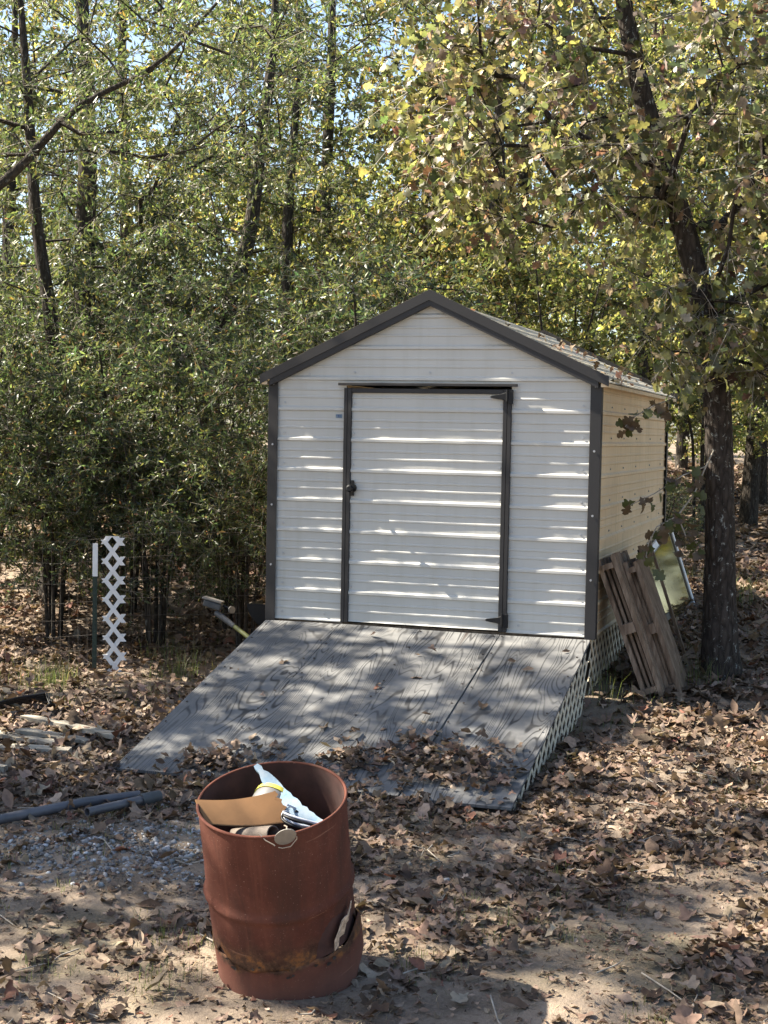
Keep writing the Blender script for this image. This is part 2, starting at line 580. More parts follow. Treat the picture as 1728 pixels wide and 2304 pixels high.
def rib_profile(v0, v1, phase=0.212, pitch=0.2286):
    """(height, proud) pairs of a ribbed steel sheet between v0 and v1"""
    pts = []
    k = math.floor((v0 - phase) / pitch) - 1
    while phase + k * pitch < v1 + pitch:
        b = phase + k * pitch
        pts += [(b, 0.0), (b + 0.006, 0.0135), (b + 0.024, 0.0135), (b + 0.038, 0.0)]
        for mid in (0.105, 0.163):
            pts += [(b + mid - 0.010, 0), (b + mid - 0.005, 0.0045), (b + mid + 0.005, 0.0045), (b + mid + 0.010, 0)]
        k += 1
    res = []
    def lerp(v):
        for (a, pa), (c, pc) in zip(pts, pts[1:]):
            if a <= v <= c:
                return pa + (pc - pa) * (v - a) / max(c - a, 1e-9)
        return 0
    res.append((v0, lerp(v0)))
    res += [(a, p) for a, p in pts if v0 + 1e-4 < a < v1 - 1e-4]
    res.append((v1, lerp(v1)))
    return res

def ribbed_panel(name, u0f, u1f, v0, v1, plane, proud, mat, parent, extra=()):
    """plane maps (u, v, proud) to local coordinates; u0f/u1f give the side edges at height v"""
    pr = rib_profile(v0, v1)
    for ev in extra:
        if v0 < ev < v1 and all(abs(ev - a) > 1e-4 for a, _ in pr):
            pr.append((ev, 0.0))
    pr.sort()
    vs, fs = [], []
    nseg = 9
    rr = random.Random(hash(name) % 999)
    ph = [rr.uniform(0, 6) for _ in range(4)]
    for (v, p) in pr:
        a, b = u0f(v), u1f(v)
        for j in range(nseg + 1):
            u = a + (b - a) * j / nseg
            dent = 0.0016 * math.sin(3.1 * u + ph[0] + 2.3 * v) + 0.0012 * math.sin(7.7 * u + ph[1] - 5 * v)
            vs.append(plane(u, v, p + proud + dent))
    for i in range(len(pr) - 1):
        for j in range(nseg):
            k = i * (nseg + 1) + j
            fs.append((k, k + 1, k + nseg + 2, k + nseg + 1))
    mb = MB().add(vs, fs)
    return mb.build(name, mat, parent)

fplane = lambda u, v, p: (u, -p, v)
def gable_top(u):
    return EAVE + (APEX - EAVE) * (1 - abs(u - W / 2) / (W / 2))
gl = lambda v: (v - EAVE) / (APEX - EAVE) * (W / 2)
front_l = ribbed_panel('wall_panel', lambda v: 0.0, lambda v: 0.60, 0.0, 1.795, fplane, 0.0, M['steel'], shed)
front_r = ribbed_panel('wall_panel', lambda v: 1.86, lambda v: W, 0.0, 1.795, fplane, 0.0, M['steel'], shed)
gable = ribbed_panel('gable_panel', lambda v: max(0.0, gl(v)), lambda v: W - max(0.0, gl(v)), 1.7955, APEX - 0.002, fplane, 0.0, M['steel'], shed)
splane = lambda u, v, p: (W + p, u, v)
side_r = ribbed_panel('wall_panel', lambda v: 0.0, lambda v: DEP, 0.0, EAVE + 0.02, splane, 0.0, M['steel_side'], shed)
lplane = lambda u, v, p: (-p, DEP - u, v)
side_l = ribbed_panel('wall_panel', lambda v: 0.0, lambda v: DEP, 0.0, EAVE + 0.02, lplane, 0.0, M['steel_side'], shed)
bplane = lambda u, v, p: (W - u, DEP + p, v)
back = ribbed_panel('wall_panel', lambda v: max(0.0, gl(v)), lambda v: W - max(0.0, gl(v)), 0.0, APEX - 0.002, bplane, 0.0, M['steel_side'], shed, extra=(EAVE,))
floor = MB().box((0.07, 0.02, -0.10), (W - 0.07, DEP - 0.02, -0.004)).build('floor_platform', M['pallet'], shed)

# corner trims: L-shaped angles
for (cx, cy, sx, sy) in ((0, 0, 1, 1), (W, 0, -1, 1), (W, DEP, -1, -1), (0, DEP, 1, -1)):
    m = MB()
    o_ = 0.024
    x0, y0 = cx - sx * o_, cy - sy * o_
    m.box((min(x0, cx + sx * 0.055), min(y0, y0 + sy * 0.004), -0.012), (max(x0, cx + sx * 0.055), max(y0, y0 + sy * 0.004), EAVE + 0.005))
    m.box((min(x0, x0 + sx * 0.004), min(y0 + sy * 0.004, cy + sy * 0.05), -0.012), (max(x0, x0 + sx * 0.004), max(y0 + sy * 0.004, cy + sy * 0.05), EAVE + 0.005))
    m.build('corner_trim', M['trim'], shed, 0.002)

# door
door = MB()
door_o = ribbed_panel('door', lambda v: 0.648, lambda v: 1.806, 0.012, 1.752, fplane, 0.012, M['steel'], shed)
put(door_o, 'cream ribbed steel door panel')
for u0, u1 in ((0.590, 0.617), (0.6195, 0.648)):
    MB().box((u0, -0.034, 0.004), (u1, -0.004, 1.758)).build('door_trim', M['trim'], shed, 0.002)
for u0, u1 in ((1.806, 1.836), (1.8385, 1.866)):
    MB().box((u0, -0.034, 0.004), (u1, -0.004, 1.758)).build('door_trim', M['trim'], shed, 0.002)
MB().box((0.648, -0.033, 1.722), (1.806, -0.014, 1.756)).build('door_trim', M['trim'], shed, 0.002)
MB().box((0.546, -0.050, 1.776), (1.908, -0.019, 1.797)).build('door_header', M['trim'], shed, 0.002)
# knob
kn = MB()
kn.disc((0.668, -0.036, 1.013), (0, -1, 0), 0.034, 16, 0.012)
kn.tube([(0.668, -0.040, 1.013), (0.668, -0.075, 1.013)], 0.013, 10)
kn.tube([(0.668, -0.070, 1.013), (0.668, -0.078, 1.013), (0.668, -0.094, 1.013), (0.668, -0.104, 1.013)], [0.014, 0.027, 0.029, 0.018], 14)
kn.box((0.655, -0.037, 0.955), (0.681, -0.030, 1.071))
kn.build('door_knob', M['black'], shed)
# strap hinges
for vz in (1.702, 0.088):
    h = MB()
    h.box((1.842, -0.047, vz - 0.05), (1.882, -0.036, vz + 0.05))
    h.tube([(1.838, -0.046, vz - 0.032), (1.838, -0.046, vz + 0.052)], 0.010, 8)
    y0, y1 = -0.050, -0.040
    prof = [(1.842, vz - 0.030), (1.842, vz + 0.036), (1.800, vz + 0.022), (1.722, vz + 0.009), (1.710, vz), (1.722, vz - 0.009), (1.800, vz - 0.020)]
    vs = [(a, y0, b) for a, b in prof] + [(a, y1, b) for a, b in prof]
    n = len(prof)
    h.add(vs, [tuple(range(n)), tuple(range(2 * n - 1, n - 1, -1))] + [(i, n + i, n + (i + 1) % n, (i + 1) % n) for i in range(n)])
    h.build('strap_hinge', M['black'], shed, 0.0015)
# screws (shared mesh)
sm = MB().disc((0, -0.004, 0), (0, -1, 0), 0.0085, 8, 0.003)
sm.tube([(0, -0.004, 0), (0, -0.010, 0)], 0.0055, 6)
scr_me = sm.build('screw', M['screw'], shed)
scr_base = scr_me
def screw_at(u, v, y=0.0, rotz=0.0, x=None):
    o = scr_base.copy(); COL.objects.link(o); o.parent = shed
    o.location = (u if x is None else x, y, v); o.rotation_euler = (0, 0, rotz)
for k in range(8):
    v = 0.212 + 0.2286 * k + 0.062
    for u in (0.105, W - 0.105):
        if v < 1.80: screw_at(u, v)
    for u in (0.664, 1.79):
        if v < 1.70: screw_at(u, v, -0.012)
    if v < 1.75:
        screw_at(1.884, v)
for u in (0.105, 0.45, W - 0.105, 1.95): screw_at(u, 0.055)
for u in (0.66, 1.245, 1.86): screw_at(u, 1.875)
for k in range(0, 8, 2):
    for u in (0.018, W - 0.018): screw_at(u, 0.212 + 0.2286 * k + 0.2, -0.024)
for k in range(8):
    for yy in (0.55, 1.15, 1.8, 2.6, 3.3): screw_at(0, 0.212 + 0.2286 * k + 0.065, yy, math.pi / 2, W)
scr_base.location = (0.3, 0, 1.86)
# maker's sticker: printed plate with unreadable blue marks
st = MB().box((0.515, -0.0035, 1.533), (0.565, -0.002, 1.562)).build('sticker', M['foam'], shed)
mk = MB()
for a, b, c, d in ((0.522, 1.549, 0.528, 1.556), (0.533, 1.543, 0.546, 1.558), (0.552, 1.546, 0.559, 1.553), (0.530, 1.536, 0.550, 1.539)):
    mk.box((a, -0.0048, b), (c, -0.0038, d))
blue = simple('blue_print', (0.06, 0.10, 0.22), 0.5)
mk.build('print', blue, st)

# roof: two ribbed slopes with ribs along the ridge, rake fascias, ridge cap
OHF, OHB, OHS = 0.060, 0.20, 0.075
slope_len = math.hypot(W / 2, APEX - EAVE)
tx, tz = (W / 2) / slope_len, (APEX - EAVE) / slope_len
ROOF0 = EAVE + 0.035
roof = MB()
def roof_side(sgn):
    def P(s, yy, p):
        # s: distance from ridge down the slope
        x = W / 2 + sgn * (s * tx + p * tz)
        z = APEX + 0.045 - s * tz + p * tx
        return (x, yy, z)
    pr = rib_profile(0, slope_len + OHS, 0.12)
    vs, fs = [], []
    ns = 14
    for (s, p) in pr:
        for j in range(ns + 1):
            yy = -OHF + (DEP + OHF + OHB) * j / ns
            vs.append(P(s, yy, p))
    for i in range(len(pr) - 1):
        for j in range(ns):
            k = i * (ns + 1) + j
            f = (k, k + 1, k + ns + 2, k + ns + 1)
            fs.append(f if sgn < 0 else f[::-1])
    o = MB().add(vs, fs).build('roof_panel', M['roof'] if 'roof' in M else M['steel_side'], shed)
    # rake fascia
    hgt = 0.070
    for yy, nm in ((-OHF - 0.006, 'rake_fascia'), (DEP + OHB + 0.002, 'rake_fascia')):
        a = np.array([W / 2, yy, APEX + 0.088]); b = np.array([W / 2 + sgn * (slope_len + OHS + 0.012) * tx, yy, APEX + 0.088 - (slope_len + OHS + 0.012) * tz])
        vs = [a, b, b + [0, 0, -hgt], a + [0, 0, -hgt - 0.004]]
        vs2 = [v + np.array([0, 0.005, 0]) for v in vs]
        m = MB().add(vs + vs2, [(0, 1, 2, 3), (7, 6, 5, 4), (0, 4, 5, 1), (1, 5, 6, 2), (2, 6, 7, 3)])
        # returned top flange and the dark soffit channel behind
        t1 = [a + [0, 0, 0.002], b + [0, 0, 0.002], b + [0, 0.055, 0.002], a + [0, 0.055, 0.002]]
        m.add(t1, [(0, 1, 2, 3)])
        if yy < 0:
            q = [a + [0, 0.006, -hgt - 0.045], b + [-sgn * OHS, 0.006, -hgt - 0.012], b + [-sgn * OHS, 0.048, -hgt - 0.012], a + [0, 0.048, -hgt - 0.045]]
            q2 = [v + np.array([0, 0, 0.060]) for v in q]
            m.add(q + q2, [(0, 1, 2, 3), (0, 1, 5, 4), (1, 2, 6, 5)])
        m.build(nm, M['trim'], shed)
    # eave fascia strip
    x_ = W / 2 + sgn * (slope_len + OHS) * tx
    z_ = APEX + 0.045 - (slope_len + OHS) * tz
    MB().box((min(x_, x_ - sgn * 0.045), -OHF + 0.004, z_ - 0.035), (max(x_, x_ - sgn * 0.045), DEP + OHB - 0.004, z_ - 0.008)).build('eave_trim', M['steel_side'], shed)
M['roof'] = mat_steel('mossy_roof_steel', (0.50, 0.46, 0.38), 0.55, 0.3, (0.20, 0.18, 0.10))
roof_side(1)
roof_side(-1)

# ------------------------------------------------------------------ ramp of three plywood sheets
RL = 2.44
ramp_th = math.asin(0.628 / RL)
RY = RL * math.cos(ramp_th)
ramp_e = empty('plywood_ramp', SH, -AL)
put(ramp_e, 'weathered grey plywood ramp rising to the shed door', 'ramp')
def ramp_pt(u, s, up=0.0):
    """u across, s metres down from the sill, in shed-local coordinates"""
    return np.array([u, -0.052 - s * math.cos(ramp_th) + up * math.sin(ramp_th) * -1, -0.012 - s * math.sin(ramp_th) + up * math.cos(ramp_th)])
rr = rng(5)
for u0, u1, s1, dz in ((-0.005, 0.594, RL, 0.0), (0.600, 1.822, RL - 0.005, 0.002), (1.829, 2.485, RL, -0.001)):
    ns, nu = 24, 8
    vs, fs = [], []
    for layer in (0.0, -0.018):
        for i in range(ns + 1):
            for j in range(nu + 1):
                u = u0 + (u1 - u0) * j / nu
                s = s1 * i / ns
                wv = dz + 0.004 * math.sin(2.1 * s + 3 * u) - 0.010 * math.sin(math.pi * s / s1) * (1 if u0 > 1 else 0.4)
                ed = rr.normal() * 0.0012
                vs.append(ramp_pt(u + (ed if j in (0, nu) else 0), s, layer + wv))
    n1 = (ns + 1) * (nu + 1)
    for i in range(ns):
        for j in range(nu):
            k = i * (nu + 1) + j
            fs.append((k, k + nu + 1, k + nu + 2, k + 1))
            fs.append((n1 + k, n1 + k + 1, n1 + k + nu + 2, n1 + k + nu + 1))
    for i in range(ns):
        for j in (0, nu):
            k = i * (nu + 1) + j
            f = (k, k + nu + 1, n1 + k + nu + 1, n1 + k)
            fs.append(f[::-1] if j == 0 else f)
    for j in range(nu):
        k = j
        fs.append((k, k + 1, n1 + k + 1, n1 + k))
        k = ns * (nu + 1) + j
        fs.append((k + 1, k, n1 + k, n1 + k + 1))
    MB().add(vs, fs, False).build('plywood_sheet', M['ply'], ramp_e)
nail0 = MB().disc((0, 0, 0), (0, 0, 1), 0.0075, 8, 0.003).build('nail_head', M['char'], ramp_e)
rn = random.Random(8)
for u in (0.04, 0.565, 0.63, 1.245, 1.79, 1.86, 2.44):
    for kk in range(9):
        o = nail0 if (u == 0.04 and kk == 0) else nail0.copy()
        if o is not nail0: COL.objects.link(o); o.parent = ramp_e
        o.location = ramp_pt(u + rn.uniform(-0.012, 0.012), 0.06 + kk * 0.285 + rn.uniform(-0.03, 0.03), 0.004)
        o.rotation_euler = (ramp_th, 0, 0)
for u in (0.05, 0.60, 1.245, 1.83, 2.42):
    a = ramp_pt(u, 0.02, -0.066); b = ramp_pt(u, RL - 0.30, -0.066)
    MB().bar(a, b, 0.038, 0.088, (0, 0, 1)).build('joist', M['pallet'], ramp_e)

def lattice(parent, inside, x0, x1, z0, z1, to3, mat, pitch=0.082, w=0.036, t=0.006, name='slat', kx=1.0, step=None):
    """diagonal slats clipped to the region where inside(x,z) is true; every slat its own mesh"""
    L = (x1 - x0) + (z1 - z0)
    r = random.Random(4)
    for sgn, layer in ((1, 0.0), (-1, t + 0.0015)):
        c = (x0 - (z1 - z0) - 0.1) if sgn > 0 else x0
        step = step or pitch * math.sqrt(2)
        c0 = c
        while c0 < x1 + (z1 - z0) + 0.1:
            # line x = c0 + sgn*(z - z0)
            n = 160
            run = []
            segs = []
            for i in range(n + 1):
                z = z0 + (z1 - z0) * i / n
                x = c0 + sgn * kx * (z - z0)
                if x0 <= x <= x1 and inside(x, z):
                    run.append((x, z))
                elif run:
                    segs.append(run); run = []
            if run: segs.append(run)
            for sg in segs:
                (xa, za), (xb, zb) = sg[0], sg[-1]
                if math.hypot(xb - xa, zb - za) < 0.03: continue
                hx = w / 2 * math.sqrt(2)
                vs = []
                for d in (layer, layer + t):
                    vs += [to3(xa - hx, za, d), to3(xa + hx, za, d), to3(xb + hx, zb, d), to3(xb - hx, zb, d)]
                MB().add(vs, [(0, 3, 2, 1), (4, 5, 6, 7), (0, 1, 5, 4), (1, 2, 6, 5), (2, 3, 7, 6), (3, 0, 4, 7)]).build(name, mat, parent)
            c0 += step

def loc2w(p):
    return SH + E_ * p[0] + SD * p[1] + np.array([0, 0, p[2]])
def ground_local(x, y):
    q = loc2w((x, y, 0))
    return float(gz(q[0], q[1])) - SH[2]
# lattice under the ramp's side
skirt = empty('ramp_skirt', SH, -AL)
put(skirt, 'cream diagonal lattice closing the open side of the ramp', 'lattice')
lattice(skirt, lambda x, z: z < -0.030 - x * math.tan(ramp_th) - 0.02 and z > ground_local(2.47, -x) - 0.03,
        0.06, 2.25, -0.70, -0.03, lambda x, z, d: (2.468 + d, -0.052 - x, z), M['old_white'], w=0.027, step=0.138)
skirt2 = empty('shed_skirt', SH, -AL)
put(skirt2, 'grey white lattice closing the gap below the shed side wall', 'lattice')
lattice(skirt2, lambda x, z: z < -0.004 and z > ground_local(2.47, x) - 0.03,
        0.02, 2.6, -0.70, -0.003, lambda x, z, d: (2.462 + d, x, z), M['old_white'], w=0.027, step=0.138)

# ------------------------------------------------------------------ rusted drum (leans forward and left)
DB = np.array([-0.355, 5.83, -0.155]); DT = np.array([-0.42, 5.62, 0.62])
ax = DT - DB; DH = float(np.linalg.norm(ax)); ax /= DH
xx = np.array([1.0, 0, 0]) - ax * ax[0]; xx /= np.linalg.norm(xx)
yy = np.cross(ax, xx)
DM = Matrix(((xx[0], yy[0], ax[0], DB[0]), (xx[1], yy[1], ax[1], DB[1]), (xx[2], yy[2], ax[2], DB[2]), (0, 0, 0, 1)))
drum = empty('rusty_drum', mat=DM)
put(drum, 'open rusty red steel drum rusted through near its foot', 'drum')
DR = 0.2925
def jag(th, seed, amp):
    r = np.random.default_rng(seed)
    k = r.integers(2, 23, 9); p = r.uniform(0, 6.28, 9)
    return amp * sum(math.sin(k[i] * th + p[i]) / (1 + 0.18 * k[i]) for i in range(9)) / 2.2
def wrap(a):
    return (a + math.pi) % (2 * math.pi) - math.pi
def shell(name, zlo, zhi, rad, mat, nz=30, seed=0, off=(0, 0)):
    k = 128
    vs, fs = [], []
    for i in range(nz + 1):
        for j in range(k):
            th = 2 * math.pi * j / k
            a, b = zlo(th), zhi(th)
            z = a + (b - a) * i / nz
            r = rad(z, th)
            vs.append((off[0] + r * math.cos(th), off[1] + r * math.sin(th), z))
    for i in range(nz):
        for j in range(k):
            j2 = (j + 1) % k
            fs.append((i * k + j, i * k + j2, (i + 1) * k + j2, (i + 1) * k + j))
    o = MB().add(vs, fs, True).build(name, mat, drum)
    s = o.modifiers.new('thick', 'SOLIDIFY'); s.thickness = 0.003; s.offset = -1
    return o
def hoop(z, c, h=0.013, w=0.015):
    d = abs(z - c) / w
    return h * math.exp(-d ** 2.6)
FR = -math.pi / 2
def body_rad(z, th):
    r = DR + hoop(z, DH - 0.372)
    if z > DH - 0.012: r += 0.0
    r += 0.0018 * math.sin(3 * th + 9 * z) + 0.0012 * math.sin(7 * th - 21 * z)
    d = abs(wrap(th - (-0.55)))          # dented in towards the torn side
    r -= 0.020 * math.exp(-(d / 0.5) ** 2) * max(0, 1 - (z - 0.2) / 0.35)
    return r
def body_lo(th):
    d = wrap(th - (-0.50))
    e = 0.205 + jag(th, 2, 0.012)
    e += 0.155 * math.exp(-((d + 0.12) / 0.30) ** 2) + 0.05 * math.exp(-((d - 0.35) / 0.2) ** 2)
    dl = wrap(th - (-2.50))
    e += 0.045 * math.exp(-(dl / 0.10) ** 2)
    return e
shell('body', body_lo, lambda th: DH - 0.004, body_rad, M['rust'], 44)
def band_hi(th):
    d = wrap(th - (-0.42))
    return 0.212 + jag(th, 3, 0.013) + 0.075 * math.exp(-((d - 0.25) / 0.22) ** 2)
def band_rad(z, th):
    d = abs(wrap(th - 0.05))
    return DR - 0.005 + 0.026 * math.exp(-(d / 0.5) ** 2) * min(1, z / 0.1) + 0.002 * math.sin(5 * th + 14 * z)
shell('foot_band', lambda th: -0.02, band_hi, band_rad, M['rust'], 16)
m = MB(); an = np.linspace(0, 2 * math.pi, 97)[:-1]
ring = [(DR * math.cos(a), DR * math.sin(a), DH - 0.004) for a in an] + [(DR * math.cos(an[0]), DR * math.sin(an[0]), DH - 0.004)]
m.tube(ring, 0.0065, 8, caps=False); m.build('rim', M['rust'], drum)
vs = [((DR - 0.008) * math.cos(a), (DR - 0.008) * math.sin(a), z) for z in (0.22, DH - 0.004) for a in an]
MB().add(vs, [(j, 96 + j, 96 + (j + 1) % 96, (j + 1) % 96) for j in range(96)], True).build('inner_wall', M['rust_in'], drum)
MB().disc((0, 0, 0.30), (0, 0, 1), DR - 0.01, 48, 0.01).build('ash_fill', M['char'], drum)
# torn flap of scale beside the hole, burnt scabs along the seam
fl = MB()
r7 = rng(7)
pts = []
for i in range(9):
    t = i / 8
    th = -0.78 + 0.42 * t
    z = 0.235 + 0.115 * t
    for w_ in (0.0, 1.0):
        rad = DR + 0.006 + 0.012 * w_ + 0.004 * r7.normal()
        pts.append((rad * math.cos(th + 0.02 * r7.normal()), rad * math.sin(th), z + w_ * (0.052 + 0.016 * math.sin(5 * t)) + 0.006 * r7.normal()))
fl.add(pts, [(2 * i, 2 * i + 1, 2 * i + 3, 2 * i + 2) for i in range(8)])
fl.build('torn_flap', M['peel'], drum).modifiers.new('t', 'SOLIDIFY').thickness = 0.003
sc_ = MB()
for i in range(9):
    th = FR + r7.uniform(-1.1, 0.9); z = 0.205 + 0.02 * r7.normal(); s = r7.uniform(0.006, 0.016)
    c = np.array([(DR + 0.002) * math.cos(th), (DR + 0.002) * math.sin(th), z])
    tdir = np.array([-math.sin(th), math.cos(th), 0]); nd = np.array([math.cos(th), math.sin(th), 0])
    q = [c + tdir * s * r7.uniform(.6, 1.2) * a + np.array([0, 0, 1]) * s * b * r7.uniform(.5, 1) + nd * 0.006 * r7.uniform(0, 1) for a, b in ((-1, -.4), (0, -.8), (1, -.3), (.8, .6), (-.3, .8), (-1, .3))]
    sc_.add(q + [c - nd * 0.004], [(i_, (i_ + 1) % 6, 6) for i_ in range(6)] + [tuple(range(6))])
o_ = sc_.build('rust_scale', M['char'], drum); o_['kind'] = 'stuff'

# ---- things in the drum (rim-local: x right, y away, z along the axis from the rim plane)
def drum_child(name, label, cat):
    e = empty(name, mat=DM @ Matrix.Translation((0, 0, DH)))
    return put(e, label, cat)
c = []
nx_, ny_ = 18, 8
top_l, top_r = np.array([-0.302, -0.010, 0.014]), np.array([0.020, 0.015, 0.020])
bot_l, bot_r = np.array([-0.255, -0.085, -0.050]), np.array([0.048, -0.060, -0.075])
r9 = rng(9)
for layer in (0, 1):
    for i in range(ny_ + 1):
        for j in range(nx_ + 1):
            a, b = j / nx_, i / ny_
            p = (top_l * (1 - a) + top_r * a) * (1 - b) + (bot_l * (1 - a) + bot_r * a) * b
            p = p + np.array([0, 0, -1]) * 0.018 * math.sin(math.pi * a) * (1 - 0.3 * b)
            if j == nx_: p = p + np.array([0.010, 0, 0]) * r9.normal()
            p = p + (np.array([0, 0.5, 0.8]) * -0.005 * layer)
            c.append(p)
n1 = (nx_ + 1) * (ny_ + 1)
fs = []
for i in range(ny_):
    for j in range(nx_):
        k = i * (nx_ + 1) + j
        fs.append((k, k + 1, k + nx_ + 2, k + nx_ + 1)); fs.append((n1 + k, n1 + k + nx_ + 1, n1 + k + nx_ + 2, n1 + k + 1))
for j in range(nx_):
    fs.append((j, n1 + j, n1 + j + 1, j + 1)); k = ny_ * (nx_ + 1) + j; fs.append((k, k + 1, n1 + k + 1, n1 + k))
for i in range(ny_):
    for j in (0, nx_):
        k = i * (nx_ + 1) + j; fs.append((k, k + nx_ + 1, n1 + k + nx_ + 1, n1 + k))
cb = MB().add(c, fs, False).build('cardboard_sheet', M['card'])
cb.matrix_world = DM @ Matrix.Translation((0, 0, DH))
put(cb, 'brown cardboard sheet with a torn end resting across the drum rim', 'cardboard')
# foam strip
fo = MB()
A, B_ = np.array([-0.075, 0.185, 0.050]), np.array([0.205, -0.150, -0.075])
dd = B_ - A; ln = np.linalg.norm(dd); dd /= ln
sd_ = np.cross(dd, [0.0, -0.5, 0.86]); sd_ /= np.linalg.norm(sd_)
up_ = np.cross(sd_, dd)
n = 22
for i in range(n + 1):
    t = i / n
    w0 = 0.014 + 0.030 * math.sin(min(1, t * 1.15) * math.pi * 0.75) + 0.004 * r9.normal()
    w1 = -(0.012 + 0.016 * t) + 0.003 * r9.normal()
    p = A + dd * ln * t + up_ * -0.012 * math.sin(math.pi * t)
    for q in (p + sd_ * w0, p + sd_ * w1, p + sd_ * w1 - up_ * 0.014, p + sd_ * w0 - up_ * 0.014):
        fo.v.append(tuple(q))
for i in range(n):
    for j in range(4):
        j2 = (j + 1) % 4
        fo.f.append([i * 4 + j, i * 4 + j2, (i + 1) * 4 + j2, (i + 1) * 4 + j]); fo.smooth.append(False)
fo.f.append([0, 3, 2, 1]); fo.smooth.append(False); fo.f.append([n * 4, n * 4 + 1, n * 4 + 2, n * 4 + 3]); fo.smooth.append(False)
fob = fo.build('foam_strip', M['foam'])
fob.matrix_world = DM @ Matrix.Translation((0, 0, DH))
put(fob, 'broken strip of pale blue foam lying across the drum contents', 'foam')
# grey bucket with yellow edge
bk = drum_child('plastic_bucket', 'grey plastic bucket with a yellow edge lying inside the drum', 'bucket')
a0 = np.array([-0.010, 0.085, -0.085]); dn = np.array([-0.38, -0.80, -0.22]); dn /= np.linalg.norm(dn)
MB().tube([a0 - dn * 0.02, a0, a0 + dn * 0.05, a0 + dn * 0.085], [0.088, 0.090, 0.087, 0.080], 32).build('bucket_body', M['greyplastic'], bk)
MB().tube([a0 - dn * 0.030, a0 - dn * 0.012], 0.0935, 32).build('bucket_edge', M['yellow'], bk)
# paper tube
tb = MB().tube([(-0.16, -0.03, -0.15), (-0.02, -0.135, -0.085), (0.012, -0.160, -0.070)], 0.033, 20, hollow=0.86).build('paper_tube', M['tube'])
tb.matrix_world = DM @ Matrix.Translation((0, 0, DH))
put(tb, 'open brown paper tube poking out under the cardboard', 'tube')
# cables
for i, (nm, lab, mt, rr_) in enumerate((('cable', 'black looped cable by the foam strip in the drum', M['black'], 0.0055), ('cable', 'pale grey looped cable beside the black one in the drum', M['cable_w'], 0.0048))):
    pts = []
    for k in range(90):
        t = k / 89 * 2 * math.pi * 2.3 + i * 0.7
        s = 1 + 0.10 * math.sin(0.7 * t)
        pts.append((0.135 + 0.085 * s * math.cos(t) - 0.02 * math.sin(t), -0.085 + 0.050 * s * math.sin(t) + 0.02 * i, -0.082 + 0.012 * math.sin(1.3 * t) + 0.002 * t - 0.035 * math.cos(t)))
    o = MB().tube(pts, rr_, 6).build(nm, mt)
    o.matrix_world = DM @ Matrix.Translation((0, 0, DH))
    put(o, lab, 'cable')
# metal tag on a wire hanging over the rim
tg = drum_child('metal_tag', 'round grey metal tag hung by bent wire on the drum rim', 'tag')
MB().add([(0.075 + 0.045 * math.cos(t) * 0.9 + 0.012 * math.sin(t), -0.304 - d - 0.006 * math.sin(t), 0.002 + 0.036 * math.sin(t)) for d in (0, 0.004) for t in np.linspace(0, 2 * math.pi, 21)[:-1]],
         [tuple(range(20)), tuple(range(39, 19, -1))] + [(i, (i + 1) % 20, 20 + (i + 1) % 20, 20 + i) for i in range(20)]).build('disc', M['galv'], tg)
MB().tube([(-0.028, -0.285, 0.012), (0.0, -0.302, -0.012), (0.030, -0.312, -0.026), (0.034, -0.314, -0.030)], 0.0022, 6).build('wire', M['wire'], tg)
MB().tube([(0.046, -0.313, -0.037), (0.060, -0.314, -0.041), (0.092, -0.314, -0.036), (0.118, -0.312, -0.006), (0.118, -0.31, 0.004)], 0.0020, 6).build('wire', M['wire'], tg)
MB().tube([(0.055, -0.135, -0.05), (0.07, -0.18, -0.03), (0.075, -0.25, 0.0), (0.085, -0.298, 0.03)], 0.003, 6).build('cord', M['wire'], tg)

# ------------------------------------------------------------------ pallets leaning on the side wall
def pallet(name, label, base, lean, thick, hgt, depth, seed):
    """base: world point at the near inner foot; boards run up the lean, stringers run along the wall"""
    r = random.Random(seed)
    e = empty(name, base, -AL)
    put(e, label, 'pallet', 'wooden pallets leaning on the shed wall')
    # local: x away from wall, y along wall (depth), z up. leaned towards -x going up
    ux = np.array([-math.sin(lean), 0, math.cos(lean)])
    ox = np.array([math.cos(lean), 0, math.sin(lean)])
    yv = np.array([0, 1.0, 0])
    nb = 6
    for side, off in ((0, 0.0), (1, thick)):
        for i in range(nb if side else 4):
            k = nb if side else 4
            y = (depth - 0.09) * i / (k - 1) + 0.045
            a = ox * off + yv * y + ux * r.uniform(-0.01, 0.01)
            b = a + ux * (hgt + r.uniform(-0.02, 0.02)) + yv * r.uniform(-0.008, 0.008)
            MB().bar(a, b, 0.085, 0.030, ox).build('deck_board', M['pallet'], e)
    for off in (0.36, 0.68):
        a = ox * thick * off + yv * 0.075 + ux * 0.02
        MB().bar(a, a + ux * (hgt * 0.93), 0.07, 0.020, ox).build('deck_board', M['pallet'], e)
    for f in (0.06, 0.5, 0.94):
        a = ox * (thick / 2) + ux * hgt * f + yv * -0.012
        MB().bar(a, a + yv * (depth + 0.02), 0.040 if f != 0.5 else 0.075, thick - 0.032, ox).build('stringer', M['pallet'], e)
    return e
def by_wall(u, d):
    q = loc2w((u, d, 0)); q[2] = float(gz(q[0], q[1])) - 0.02
    return q
pallet('wooden_pallet', 'old brown wooden pallet leaning against the shed wall', by_wall(2.865, 0.15), math.radians(21), 0.112, 1.06, 0.58, 11)
pallet('wooden_pallet', 'outer wooden pallet resting against the first one by the shed', by_wall(3.010, 0.34), math.radians(20.5), 0.075, 1.02, 0.45, 12)
bd = empty('leaning_rack', by_wall(3.00, 1.02), -AL)
put(bd, 'thin dark wooden rack leaning beyond the two pallets', 'rack')
_l = math.radians(19); _u = np.array([-math.sin(_l), 0, math.cos(_l)]); _o = np.array([math.cos(_l), 0, math.sin(_l)])
MB().bar((0, 0, 0), _u * 1.06, 0.035, 0.022, _o).build('side_rail', M['pallet'], bd)
